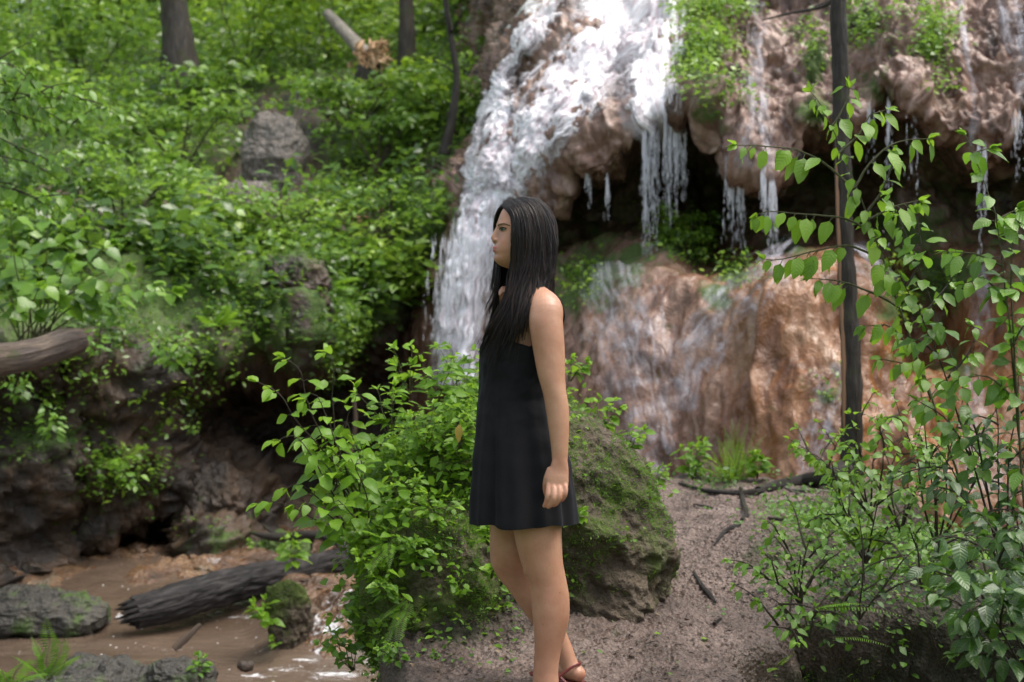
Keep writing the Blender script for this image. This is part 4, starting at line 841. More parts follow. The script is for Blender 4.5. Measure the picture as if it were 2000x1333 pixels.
stick('stripped_log', [W(1800, 1052, 8.8), W(1870, 1043, 8.8), W(1960, 1040, 8.8), W(2050, 1036, 8.8)], [.022, .028, .03, .03], 'pale stripped log lying at the foot of the cliff on the right', 'log', 'bark_pale', 10)
# leaning grey log and splintered stump on the slope
stick('fallen_log', [W(640, 28, 20.0), W(672, 62, 19.4), W(700, 92, 18.9), W(722, 118, 18.5)], [.07, .09, .10, .11], 'grey log leaning down to the splintered orange stump on the slope', 'log', 'bark_pale', 20, 50, .12)
st = thing('splintered_stump', W(725, 160, 18.3), 'broken stump with bright orange splintered wood on the slope', 'stump'); g = Geo(); r = np.random.default_rng(8)
tube(g, [W(722, 175, 18.3), W(722, 135, 18.3), W(725, 105, 18.4)], [.2, .17, .10], 14, 20, rough=.05); obj('stump', g, M['bark_far'], st)
g = Geo()
for k in range(90):
    c = W(695+66*r.random(), 82+50*r.random(), 18.05+.15*r.random()); d = unit(r.normal(size=3)*np.array([1, .4, .9])); l = .04+.22*r.random()**2; tube(g, [c-d*l*.5, c, c+d*l*.5], [.006, .012+.03*r.random(), .004], 5)
obj('splinters', g, M['wood_raw'], st)
g = Geo()
P, NN = scatter(BV, BN, blobs(bkx, bky, [(690, 445, 60, 14, 1), (735, 110, 35, 30, 1), (745, 415, 25, 15, .8), (640, 420, 20, 20, .6), (700, 140, 20, 40, .8)])**2, 230, 77)
for p, nn in zip(P, NN):
    d = unit(r.normal(size=3)*np.array([1, .6, .35])); l = .04+.13*r.random(); p = p+nn*.10; tube(g, [p-d*l*.5, p, p+d*l*.5], [.004, .020, .003], 4)
tag(obj('wood_chips', g, M['wood_raw']), kind='stuff')
# slim trunk at the crest of the path
tb = G(1655, 938); tb[1] = 8.15; tb = np.array([(1660-1000)/F*8.15, 8.15, path_top(0, 8.15)-.02]); Yt = 8.15
t = thing('tree', tb, 'slim dark tree with a bare tan stripe at the crest of the mud path', 'tree'); g = Geo()
TP = [W(1662, 975, Yt), W(1662, 900, Yt), W(1664, 800, Yt), W(1662, 700, Yt), W(1655, 560, Yt), W(1648, 400, Yt), W(1643, 250, Yt), W(1640, 100, Yt), W(1636, -60, Yt), W(1640, -500, Yt), W(1630, -1000, Yt)]
tube(g, TP, [.085, .064, .060, .056, .050, .046, .046, .045, .045, .04, .03], 30, 260, rough=.012, rs=6, bark=.006); obj('trunk', g, M['bark_dark'], t)
g = Geo(); tube(g, [W(1651, 905, Yt-.02), W(1649, 800, Yt-.03), W(1648, 700, Yt-.03), W(1642.5, 560, Yt-.025), W(1636.5, 400, Yt-.025), W(1632.5, 270, Yt-.02)], [.006, .012, .014, .012, .012, .003], 8, 60, rough=.004); obj('bare_stripe', g, M['wood_tan'], t)
g = Geo(); r = np.random.default_rng(66)
C = np.array(TP[-1])+unit(r.normal(size=(700, 3)))*(r.random(700)**.4)[:, None]*np.array([1.6, 1.6, .8]); d = r.normal(size=(700, 3)); l = .1*(.6+.7*r.random(700)); leaves(g, C, d, np.array([0, 0, 1.])+r.normal(size=(700, 3))*.4, l, l*.55, r.random(700), 'ovate', 3); obj('crown', g, M['leaf_mid'], t)
def gp(px, py, Y, dz=0.0): p = W(px, py, Y); return p+np.array([0, 0, dz])
def onpath(L, dz=0.004): return [G(x, y, dz) for x, y in L]
g = Geo()
tube(g, [W(1650, 915, 8.1), W(1620, 930, 8.0)]+onpath([(1570, 945), (1520, 955), (1480, 962)], .012), [.055, .048, .040, .032, .022], 12, 50, rough=.006, rs=12)
tube(g, onpath([(1490, 962), (1440, 966), (1385, 962), (1330, 948), (1280, 936)], .006), [.015, .014, .012, .009, .006], 8, 50, rough=.004, rs=15)
tube(g, onpath([(1446, 960), (1452, 985), (1458, 1008), (1448, 1020)], .012), [.012, .013, .012, .008], 7, 24, rough=.003)
obj('root', g, M['bark_dark'], t)
STK = [([(1462, 1010), (1440, 1030), (1415, 1045), (1395, 1068)], .010, 'forked dark twig below the exposed root on the path'), ([(1500, 1016), (1530, 1018), (1575, 1014)], .008, 'straight dark twig on the upper right of the mud path'),
       ([(1355, 1122), (1372, 1150), (1385, 1165), (1397, 1182)], .010, 'crooked dark stick lying mid-path on the mud'), ([(1355, 988), (1382, 993), (1402, 997)], .006, 'short black twig near the boulder side of the path'), ([(1510, 945), (1540, 958), (1585, 962), (1630, 962)], .010, 'pale forked branch lying beside the slim tree root'),
       ([(1540, 958), (1570, 972), (1610, 988)], .005, 'thin twig leaning off the pale forked branch'), ([(1395, 1222), (1408, 1212)], .008, 'stubby dark stick low on the mud path'), ([(1110, 1142), (1128, 1162), (1136, 1170)], .003, 'fine straw-coloured stalk under the boulder')]
for P, rr, lb in STK: stick('twig', onpath(P, rr*.7), [rr*.7]+[rr]*(len(P)-2)+[rr*.5] if len(P) > 2 else [rr, rr*.6], lb, 'twig', 'bark_dark' if 'pale' not in lb and 'straw' not in lb else 'bark_pale', 7, group='twigs on the mud path')
# roots and dry stalks hanging on the promontory edge
# pebbles, crumbs and leaf litter on the mud
gg = Geo(); P, NN = scatter(MX, np.tile(np.array([0, 0, 1.]), MX.shape[:2]+(1,)), eM**4*sstep(9, 7, MX[..., 1])*sstep(0.1, .4, fbm(MX, 2.2, 3)+.35), 7500, 41); r = np.random.default_rng(42)
s0 = 0.0025+.0065*r.random(len(P))**3.0; q = np.array([[1, 0, 0], [0, 1, 0], [-1, 0, 0], [0, -1, 0], [0, 0, 1], [0, 0, -1]], float); ff = np.array([[0, 1, 4], [1, 2, 4], [2, 3, 4], [3, 0, 4], [1, 0, 5], [2, 1, 5], [3, 2, 5], [0, 3, 5]])
V = P[:, None]+q[None]*s0[:, None, None]*(1+.5*r.random((len(P), 6, 3)))*np.array([1.2, 1, .6]); gg.add(V.reshape(-1, 3), (ff[None]+np.arange(len(P))[:, None, None]*6).reshape(-1, 3), np.repeat(r.random(len(P)), 6))
tag(obj('gravel', gg, M['mud'], smooth=False, attrs={'moss': np.zeros(len(P)*6), 'dark': np.repeat((r.random(len(P)) < .35)*.6, 6)}), kind='stuff')
gg = Geo(); P, NN = scatter(MX, np.tile(np.array([0, 0, 1.]), MX.shape[:2]+(1,)), eM**4*sstep(9, 7, MX[..., 1])*(.4+2*np.exp(-((MX[..., 0]+.2)/.35)**2-((MX[..., 1]-5.3)/.4)**2)), 1100, 43); n = len(P); d = r.normal(size=(n, 3)); d[:, 2] *= .15; l = .008+.022*r.random(n)
leaves(gg, P+np.array([0, 0, .006]), d, np.array([0, 0, 1.])+r.normal(size=(n, 3))*.25, l, l*.5, r.random(n)**1.5, 'ovate', 4, .1, .4); tag(obj('leaf_litter', gg, M['litter']), kind='stuff')
stick_leaf = Geo(); p = G(1365, 968, .008); leaves(stick_leaf, [p], [(1, .1, .02)], [(0, -.1, 1)], .11, .035, .6, 'lance', 6, .1, .1); tag(obj('fallen_leaf', stick_leaf, M['leaf_mid'], origin=tuple(p)), 'long green fallen leaf at the top of the mud path', 'leaf')
for i, (x, y, l, lb) in enumerate([(1370, 1252, .035, 'pale green fallen leaf in the middle of the lower path'), (1278, 1243, .03, 'green fallen leaf beside the heel of the woman'), (1425, 1102, .02, 'tiny white fallen petal on the gravelly path')]):
    lg = Geo(); p = G(x, y, .008); leaves(lg, [p], [(1, .5-i*.5, 0)], [(0, -.2, 1)], l, l*.7, .9, 'ovate', 5, .2, .3); tag(obj('fallen_leaf', lg, M['leaf_bright'], origin=tuple(p)), lb, 'leaf')

# ------------------------------------------------------------------ moss, ferns and herbs around the boulder
bxp, byp = PX(BOV)
db = (sstep(.35, -.25, BOV[..., 0])*(BOS[..., 2] > -.3)+.10*(BOS[..., 2] > .0)*sstep(.0, .3, fbm(BOV, 4, 2)))
g = Geo(); P, NN = scatter(BOV, BOS, db, 1500, 51); cover(g, P, NN, 0.0, 0.07, 0.030, 52, per=5, rad=0.035, rows=4, rshift=.15)
P, NN = scatter(BOV, BOS, db*sstep(.1, -.4, BOV[..., 0])*(BOS[..., 2] > .0), 260, 53); cover(g, P, NN, 0.03, 0.15, 0.05, 54, per=6, rad=0.05, rows=4, rshift=.2)
P, NN = scatter(BOV2, BOS2, (BOS2[..., 2] > -.5)*1.0, 260, 153); cover(g, P, NN, 0.0, 0.06, 0.032, 154, per=5, rad=0.035, rows=4, rshift=.1)
P, NN = scatter(BOV2, BOS2, (BOS2[..., 2] > -.3)*sstep(.2, -.3, BOS2[..., 0]), 60, 155); cover(g, P, NN, 0.03, 0.12, 0.048, 156, per=6, rad=0.05, rows=4, rshift=.15)
tag(obj('boulder_herbs', g, M['leaf_bright']), kind='stuff')
g = Geo(); P, NN = scatter(MX, np.tile(np.array([0, 0, 1.]), MX.shape[:2]+(1,)), (side*(MX[..., 0] < .3)+1.6*np.exp(-((MX[..., 0]+.25)/.3)**2-((MX[..., 1]-5.5)/.35)**2)+.9*(MX[..., 0] < .12)*(MX[..., 1] > 5.2)+.05)*(MX[..., 2] > -.9)*(MX[..., 1] > 4.9), 1700, 55); cover(g, P, unit(NN+np.array([-.3, -.6, 0])), .0, .05, .024, 56, per=5, rad=.04, rows=4)
P, NN = scatter(MX, np.tile(np.array([0, 0, 1.]), MX.shape[:2]+(1,)), blobs(mpx, mpy, [(1600, 1060, 90, 70, 1), (1700, 1150, 120, 90, 1), (1560, 1160, 60, 60, .6), (1400, 935, 60, 20, .8), (1800, 1060, 90, 80, 1)])+.30*(MX[..., 0] > 1.3)*(MX[..., 1] < 7.6)*(MX[..., 2] > -.15), 1900, 57); cover(g, P, unit(NN+np.array([0, -.4, 0])), .0, .09, .034, 58, per=5, rad=.05, rows=4, rshift=-.35)
tag(obj('bank_herbs', g, M['leaf_mid']), kind='stuff')
# moss fuzz on boulder and promontory edge
def fuzz(name, P, NN, L, mat, seed, per=5):
    r = np.random.default_rng(seed); n = len(P)*per; B = np.repeat(P, per, 0)+r.normal(size=(n, 3))*.006; D = np.repeat(NN, per, 0)+r.normal(size=(n, 3))*.55
    l = L*(.5+r.random(n)); g = Geo(); leaves(g, B, D, r.normal(size=(n, 3)), l, l*.22, r.random(n), 'lance', 3, 0, .5); return tag(obj(name, g, mat), kind='stuff')
P, NN = scatter(BOV, BOS, sstep(-.05, .25, fbm(BOV+4, 2.6, 3)+.25*sstep(.2, -.5, BOV[..., 0]))*(BOS[..., 1] < .4), 9000, 61)
P2, NN2 = scatter(MX, np.tile(np.array([-.5, -.7, .3]), MX.shape[:2]+(1,)), side*(MX[..., 0] < 1.6)*sstep(-.1, .2, fbm(MX+2, 3, 2))*(MX[..., 2] > -1)*(MX[..., 1] > 4.6), 7000, 62)
P3, NN3 = scatter(BOV2, BOS2, (BOS2[..., 1] < .5)*sstep(-.1, .15, fbm(BOV2+4, 4, 2)), 4000, 64)
fuzz('moss', np.concatenate([P, P2, P3]), np.concatenate([NN, NN2, NN3]), .014, M['leaf_mid'], 63)

# central broad-leaved shrub
b0 = W(720, 1085, 5.75)
tips = [(505, 745, 5.5), (560, 700, 5.6), (640, 690, 5.7), (700, 760, 5.8), (545, 860, 5.45), (500, 985, 5.4), (575, 990, 5.35), (610, 905, 5.5), (670, 830, 5.6), (595, 780, 5.5), (560, 950, 5.5), (650, 980, 5.4), (680, 900, 5.4)]
ps = []
for i, (x, y, Y) in enumerate(tips):
    if i in (0, 1, 2, 3): ps.append([b0, W(690-10*i, 960, 5.7), W((x+700)/2-20, (y+900)/2, Y+.03), W((x*3+690)/4, y+25, Y), W(x, y, Y)])
    else: ps.append([b0, W((x+720)/2+20, (y+1085)/2-10, Y+.1), W((x*3+700)/4, y-3, Y), W(x, y, Y)])
stem_plant('broad_leaved_shrub', b0, ps, 'bright broad-leaved shrub spreading over the stream left of the woman', 'shrub', .112, M['leaf_bright'], M['stem_dark'], gap=.075, r0=.005, seed=71, wr=.56, start=.38, droop=.5, rows=7, toward=.5, hang=.45)
for i, (x, y, Y, h, n, L, mat, lb, lean, kw) in enumerate([
    (800, 770, 6.1, .16, 4, .075, 'leaf_bright', 'leafy stalk rising above the boulder beside the dark cave', (-.1, 0), {}),
    (850, 800, 6.0, .20, 5, .06, 'leaf_bright', 'bright herb on the boulder top next to the dress front', (0, 0), {}),
    (905, 790, 6.1, .21, 6, .06, 'leaf_bright', 'tall bright herb right against the chest of the woman', (.05, 0), {}),
    (760, 850, 5.9, .19, 5, .055, 'leaf_bright', 'herb with a large silvery leaf on the left shoulder of the boulder', (-.2, 0), {}),
    (830, 880, 5.7, .15, 5, .05, 'leaf_bright', 'herb on the boulder face below the silvery leaf', (0, -.1), {}),
    (890, 890, 5.6, .14, 5, .05, 'leaf_bright', 'herb growing on the boulder beside the waist of the woman', (0, -.2), {}),
    (700, 960, 5.6, .15, 5, .05, 'leaf_bright', 'herb on the left overhang of the boulder', (-.4, -.1), {}),
    (790, 1000, 5.5, .13, 5, .052, 'leaf_bright', 'nettle-like herb on the lower boulder face', (0, -.3), dict(shape='lance', wr=.42)),
    (860, 1040, 5.4, .12, 5, .05, 'leaf_bright', 'nettle-like herb beside the hem of the dress', (-.1, -.3), dict(shape='lance', wr=.42)),
    (735, 1090, 5.45, .11, 4, .05, 'leaf_bright', 'nettle-like herb at the left edge of the promontory', (-.5, -.2), dict(shape='lance', wr=.42)),
    (820, 1110, 5.35, .10, 4, .05, 'leaf_mid', 'toothed-leaf herb hanging over the dark undercut', (-.2, -.5), dict(shape='lance', wr=.5)),
    (760, 1180, 5.3, .09, 4, .045, 'leaf_mid', 'small herb on the dark undercut edge', (-.3, -.5), {}),
    (960, 1130, 5.25, .05, 3, .036, 'leaf_bright', 'small heart-leaved plant in front of the knees of the woman', (.3, -.3), dict(shape='heart', wr=.8)),
    (1030, 1165, 5.3, .04, 3, .030, 'leaf_bright', 'tiny heart-leaved plant just behind the knees', (.2, -.3), dict(shape='heart', wr=.8)),
    (905, 1165, 5.25, .05, 3, .036, 'leaf_bright', 'small heart-leaved creeper left of the shins', (-.4, -.3), dict(shape='heart', wr=.8)),
    (955, 1065, 5.3, .05, 2, .04, 'leaf_bright', 'sprig with two round leaves under the dress hem', (0, -.1), dict(shape='heart', wr=.75)),
    (1112, 745, 6.4, .09, 4, .055, 'leaf_bright', 'bright sprig showing just right of the upper arm', (.35, 0), {}),
    (1170, 845, 6.35, .12, 5, .055, 'leaf_bright', 'bright herb on the right shoulder of the boulder', (.2, 0), {}),
    (1225, 890, 6.3, .09, 4, .05, 'leaf_bright', 'herb drooping over the right side of the boulder', (.45, 0), {}),
    (1275, 955, 6.6, .10, 4, .045, 'leaf_bright', 'small herb where the boulder meets the path', (.2, 0), {}),
    (1120, 1030, 5.5, .05, 3, .035, 'leaf_bright', 'sprig with heart leaves right of the dress hem', (.4, -.2), dict(shape='heart', wr=.8)),
    (1230, 985, 5.9, .05, 3, .022, 'leaf_bright', 'tiny seedling on the mossy flank of the boulder', (0, -.2), {}),
    (1355, 935, 8.4, .17, 6, .07, 'leaf_bright', 'bright herb left of the fern at the path crest', (-.1, 0), {}),
    (1480, 935, 8.3, .12, 3, .065, 'leaf_bright', 'round-leaved sprig right of the fern at the path crest', (.2, 0), dict(shape='heart', wr=.8)),
    (575, 1110, 9.2, .17, 4, .085, 'leaf_bright', 'seedling on top of the upright mossy rock in the stream', (0, -.1), {}),
    (520, 1225, 9.1, .15, 4, .08, 'leaf_bright', 'seedling on the left flank of the upright mossy rock', (-.3, -.1), {}),
    (540, 1265, 9.0, .05, 2, .05, 'leaf_bright', 'tiny plant at the foot of the upright mossy rock', (-.1, -.1), {}),
    (505, 1085, 11.8, .09, 3, .08, 'leaf_mid', 'small plant beside the dead branch behind the log', (-.2, 0), {}),
    (745, 1140, 5.35, .10, 5, .045, 'leaf_bright', 'herb spilling over the left edge above the trailing ferns', (-.5, -.3), {}),
    (780, 1300, 5.1, .08, 4, .035, 'leaf_mid', 'little herb at the foot of the dark undercut', (-.3, -.3), {}),
    (730, 1250, 5.6, .12, 5, .045, 'leaf_mid', 'leafy tuft hanging low on the left promontory edge', (-.5, -.1), {}),
    (690, 1310, 5.5, .12, 5, .05, 'leaf_mid', 'leafy tuft at the bottom left of the promontory', (-.4, -.1), {}),
    (390, 1320, 7.6, .09, 4, .05, 'leaf_mid', 'small plant on the rough grey foreground rock', (0, -.1), {}),
    (850, 1290, 5.0, .03, 3, .014, 'leaf_mid', 'tiny seedling on the mud left of the foot', (0, 0), {})]):
    herb('herb', W(x, y, Y), h*1.15, n+1, L*1.25, M[mat], lb, 'plant', 400+i, lean, .55, r0=.0028, gap=L*.75, start=.25, toward=.45, hang=.4, **kw)
g = Geo(); 
yl = thing('yellow_leaf_sprig', W(893, 885, 5.45), 'yellow dying leaf on a bare stalk against the boulder herbs', 'leaf'); tube(g, [W(893, 885, 5.45), W(896, 860, 5.43)], [.002, .0015], 5); obj('stem', g, M['stem'], yl)
g = Geo(); leaves(g, [W(896, 830, 5.42)], [(0, -.1, -1)], [(.2, -1, .1)], .07, .034, .6, 'ovate', 7, .3, .2); obj('leaf', g, M['leaf_dead'], yl)
# ferns
fern('fern', W(1432, 950, 8.35), [W(x, y, Y) for x, y, Y in [(1368, 905, 8.2), (1380, 878, 8.3), (1396, 858, 8.3), (1412, 840, 8.4), (1428, 828, 8.5), (1446, 826, 8.4), (1462, 834, 8.5), (1480, 846, 8.4), (1497, 862, 8.5), (1485, 892, 8.2), (1352, 930, 8.1), (1395, 928, 8.0), (1455, 872, 8.1), (1412, 884, 8.1), (1500, 905, 8.4)]], 'bright green fern in front of the orange dome at the path crest', 'fern', .040, 'fern', 5, 30, .16)
fern('fern', W(760, 1060, 5.4), [W(705, 1100, 5.3), W(720, 1150, 5.2), W(760, 1140, 5.1), W(690, 1050, 5.3)], 'small fern under the nettles on the left overhang', 'fern', .035, 'fern', 15, 24, .2)
fern('fern', W(800, 1170, 5.3), [W(735, 1230, 5.2), W(745, 1300, 5.1), W(770, 1320, 5.05), W(715, 1190, 5.3), W(725, 1340, 5.2)], 'fern fronds trailing down the dark undercut', 'fern', .028, 'leaf_mid', 25, 28, .15)
fern('fern', W(1590, 1190, 4.75), [W(1690, 1190, 4.65), W(1782, 1226, 4.6)], 'fern frond reaching right over the dark hollow, the upper of two', 'fern', .034, 'fern', 35, 26, .12)
fern('fern', W(1620, 1245, 4.7), [W(1743, 1276, 4.6)], 'fern frond over the dark hollow, the lower of two', 'fern', .026, 'fern', 45, 22, .12)
fern('fern', W(1515, 1305, 4.6), [W(1550, 1286, 4.5), W(1500, 1320, 4.5)], 'tiny fern at the bottom of the right bank', 'fern', .018, 'fern', 55, 14, .12)
fern('fern', W(1690, 1075, 5.2), [W(1640, 995, 5.2), W(1665, 985, 5.2), W(1700, 1000, 5.2), W(1725, 1040, 5.1), W(1600, 1030, 5.1)], 'fine fern on the right bank below the slim trunk', 'fern', .045, 'fern', 65, 26, .15)
fern('fern', W(95, 1330, 7.0), [W(90, 1215, 6.9), W(60, 1250, 7.0), W(130, 1255, 6.9), W(165, 1290, 6.9), W(20, 1290, 6.9)], 'feathery fern at the bottom left above the broad dark rock', 'fern', .07, 'leaf_mid', 75, 24, .15)
fern('fern', W(20, 1340, 6.4), [W(60, 1300, 6.2), W(-20, 1300, 6.3), W(90, 1335, 6.2)], 'blurred fern in the bottom left corner', 'fern', .08, 'leaf_mid', 85, 20, .15)
fern('fern', W(240, 895, 11.1), [W(205, 920, 10.9), W(290, 885, 10.9), W(235, 940, 10.8), W(275, 920, 10.8)], 'fern growing from the left rock wall', 'fern', .08, 'fern', 95, 22, .2)
fern('fern', W(425, 640, 11.9), [W(470, 615, 11.7), W(490, 650, 11.6), W(450, 600, 11.8), W(400, 650, 11.6), W(380, 625, 11.7)], 'pale fern clump on the lip of the left rock wall', 'fern', .09, 'fern', 105, 24, .2)
fern('fern', W(640, 560, 13.5), [W(700, 590, 13.2), W(690, 640, 13.2), W(650, 660, 13.2), W(610, 600, 13.1), W(715, 560, 13.3)], 'fern hanging beside the blocky outcrop', 'fern', .12, 'fern', 115, 26, .2)

# right-hand sapling and shrubs
Ys = 4.9
def wl(L, Y): return [W(x, y, Y+d) for x, y, d in [(q+(0,))[:3] for q in L]]
SB = W(1930, 1130, Ys)
S1 = [(1930, 1130), (1880, 960), (1820, 780), (1755, 600), (1700, 450), (1650, 320), (1600, 215), (1575, 180)]
tw = [S1, [(1668, 368), (1610, 318), (1550, 293), (1490, 288), (1438, 284)], [(1700, 450), (1640, 425), (1570, 418), (1500, 412), (1482, 418)], [(1720, 505), (1650, 478), (1590, 488), (1530, 505), (1490, 505)], [(1668, 368), (1700, 320), (1750, 280), (1815, 272)],
      [(1640, 300), (1680, 262), (1700, 225), (1735, 212)], [(1620, 255), (1650, 205), (1660, 172)], [(1690, 430), (1750, 400), (1790, 392)], [(1755, 600), (1700, 570), (1640, 550), (1585, 545)], [(1790, 700), (1740, 640), (1690, 640)], [(1820, 780), (1790, 720), (1720, 700)], [(1690, 420), (1730, 360), (1745, 310)]]
stem_plant('sapling', SB, [wl(q, Ys) for q in tw], 'tall leafy sapling with long drooping twigs in front of the slim trunk', 'sapling', .092, M['leaf_bright'], M['stem'], gap=.045, r0=.0052, seed=81, wr=.52, start=.28, droop=.35, rows=6, hang=1.0, toward=.75, spread=.6)
S2 = [[(1960, 1120), (1900, 900), (1850, 740), (1800, 620), (1750, 520), (1722, 470)], [(1850, 740), (1900, 680), (1900, 640)], [(1800, 620), (1850, 560), (1860, 540)], [(1770, 560), (1800, 500), (1790, 420)], [(1900, 900), (1850, 820), (1790, 780)], [(1830, 690), (1790, 660), (1760, 650)], [(1950, 1080), (1900, 840), (1820, 600), (1770, 470), (1730, 380)]]
stem_plant('sapling', W(1960, 1120, 4.8), [wl(q, 4.75) for q in S2], 'second slender sapling crossing behind the tall leafy one', 'sapling', .085, M['leaf_mid'], M['stem_dark'], gap=.046, r0=.0045, seed=82, wr=.55, start=.3, droop=.35, rows=6, hang=.8, toward=.7, spread=.6)
S3 = [[(2010, 1100), (1990, 850), (1968, 620), (1945, 430), (1900, 300), (1885, 262)], [(1990, 850), (1975, 600), (1978, 470), (1985, 420)], [(1968, 600), (1920, 545), (1880, 555)], [(1960, 520), (1900, 495), (1850, 492)], [(1945, 430), (1990, 410)], [(1985, 780), (1930, 740), (1880, 745)], [(1975, 680), (2010, 620)], [(1900, 300), (1935, 290)]]
stem_plant('sapling', W(2010, 1100, 4.6), [wl(q, 4.6) for q in S3], 'straight green-stemmed sapling at the right edge', 'sapling', .088, M['leaf_mid'], M['stem'], gap=.048, r0=.0045, seed=83, wr=.6, start=.2, droop=.35, rows=6, hang=.7, toward=.7, spread=.7)
RS = [(1700, 1010, 5.7, [(1560, 900), (1600, 850), (1660, 830), (1720, 840), (1540, 880), (1770, 880)], .062, 'leaf_bright', 'leafy shrub hiding the foot of the slim trunk'),
      (1760, 1040, 5.5, [(1640, 880), (1720, 860), (1800, 830), (1860, 850), (1680, 930), (1820, 900)], .06, 'leaf_mid', 'dense shrub right of the slim trunk foot'),
      (1830, 1080, 5.2, [(1740, 800), (1800, 790), (1880, 810), (1930, 850), (1960, 900), (1840, 920)], .058, 'leaf_mid', 'glossy shrub with arching sprays in front of the wet rock'),
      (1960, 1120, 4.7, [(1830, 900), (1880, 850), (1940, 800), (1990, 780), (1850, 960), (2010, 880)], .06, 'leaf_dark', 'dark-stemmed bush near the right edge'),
      (1690, 1100, 5.2, [(1620, 960), (1650, 1000), (1720, 980), (1780, 1000), (1600, 1010), (1740, 1060)], .055, 'leaf_mid', 'shrub in the middle of the right bank'),
      (1800, 1150, 5.0, [(1720, 1060), (1780, 1040), (1850, 1050), (1900, 1090), (1840, 1120)], .05, 'leaf_mid', 'low shrub above the dark hollow'),
      (1560, 1180, 4.85, [(1490, 1090), (1530, 1060), (1580, 1065), (1630, 1080), (1480, 1140), (1600, 1120)], .046, 'leaf_mid', 'leafy clump at the right edge of the mud path'),
      (1580, 1250, 4.75, [(1500, 1180), (1520, 1200), (1500, 1230), (1590, 1190), (1640, 1200), (1555, 1150)], .045, 'leaf_mid', 'leafy clump below, beside the lower mud path'),
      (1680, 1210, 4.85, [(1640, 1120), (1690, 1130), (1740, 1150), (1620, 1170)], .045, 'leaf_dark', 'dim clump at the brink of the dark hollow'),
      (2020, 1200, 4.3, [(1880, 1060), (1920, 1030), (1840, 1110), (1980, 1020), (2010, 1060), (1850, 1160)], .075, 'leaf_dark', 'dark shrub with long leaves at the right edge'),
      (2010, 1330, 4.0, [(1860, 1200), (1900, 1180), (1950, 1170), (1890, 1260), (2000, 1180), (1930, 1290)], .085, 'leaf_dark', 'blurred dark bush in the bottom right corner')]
for i, (x, y, Y, tps, L, mat, lb) in enumerate(RS):
    r = np.random.default_rng(500+i); b = W(x, y, Y); ps = []
    for (tx, ty) in tps:
        e = W(tx, ty, Y+r.normal()*.1); A = arc(b, e, .16); ps.append(A)
        for k in range(2):
            j = 2+k; e2 = A[j]+unit(r.normal(size=3)+np.array([np.sign(tx-x)*.8, -.3, .5]))*.14*(.6+.8*r.random()); ps.append(arc(A[j], e2, .15))
    stem_plant('shrub', b, ps, lb, 'shrub', L*(1.0 if x < 1850 else 1.1), M[mat], M['stem_dark'], gap=.055, r0=.0045, seed=600+i, wr=.52, start=.3, droop=.4, rows=5, hang=.6, toward=.55, group='shrubs on the right bank')
# left-hand overhanging branches and the broad-leaved plant
Yl = 8.6; r = np.random.default_rng(9)
ps = []
for (x0, y0, x1, y1) in [(-80, 130, 225, 240), (-80, 160, 205, 300), (-80, 220, 120, 190), (-80, 240, 150, 360), (-80, 110, 60, 150), (-80, 300, 90, 330), (-80, 200, 90, 250), (-80, 340, 120, 420), (-80, 180, 180, 215)]:
    a, b = W(x0, y0, Yl+.2), W(x1, y1, Yl); A = arc(a, b, .05); ps.append(A)
    for k in range(3): e2 = A[1+k]+unit(np.array([1., 0, -.3])+r.normal(size=3)*.6)*.25; ps.append(arc(A[1+k], e2, .1))
stem_plant('overhanging_branch', W(-80, 200, Yl+.2), ps, 'branch with fresh green leaves reaching in from the left edge', 'branch', .10, M['leaf_mid'], M['stem_dark'], gap=.085, r0=.006, seed=91, wr=.5, start=.1, droop=.4, rows=6, hang=.8, toward=.6)
ps = []
b = W(60, 680, 9.9)
for (x1, y1) in [(20, 440), (90, 430), (160, 470), (220, 520), (300, 590), (250, 560), (130, 540), (40, 520), (-20, 480), (180, 600), (80, 590), (0, 580), (340, 620), (120, 500), (-60, 560)]: ps.append(arc(b+r.normal(size=3)*.05, W(x1, y1, 9.6+r.normal()*.2), .2))
stem_plant('broad_leaved_plant', b, ps, 'plant with very large heart-shaped leaves above the jutting trunk', 'plant', .19, M['leaf_mid'], M['stem'], gap=.20, r0=.007, seed=92, wr=.8, start=.45, droop=.45, rows=7, hang=.5, toward=.8, shape='heart')
for i, (x, y, Y, h, n, L, lb) in enumerate([(195, 700, 10.6, .22, 5, .075, 'leafy sprig right under the cut end of the jutting trunk'), (330, 720, 11.2, .25, 6, .11, 'bright compound-leaved sprig on the left rock wall'), (100, 860, 10.4, .25, 6, .085, 'straggling plant halfway up the left rock wall'), (260, 960, 10.9, .2, 5, .08, 'plant on the ledge above the low cave'), (225, 620, 11.2, .2, 5, .12, 'large-leaved sprig at the lip of the left rock wall'), (30, 790, 10.2, .25, 6, .07, 'ferny clump below the jutting trunk'), (375, 850, 12, .12, 3, .05, 'arching stalk at the mouth of the big cavity')]):
    herb('herb', W(x, y, Y), h, n, L, M['leaf_mid'], lb, 'plant', 700+i, (0, -.4), .8, r0=.003, gap=L*.8, start=.2, toward=.5, hang=.7)
# the moss-green clump on the ledge under the free-falling strands
bush(1335, 505, 12.6, .50, .42, 1100, .045, 'leaf_bank', 'rounded mossy clump on the ledge beneath the free-falling water', 801, None, .05, 'plant', 'fern_clump')

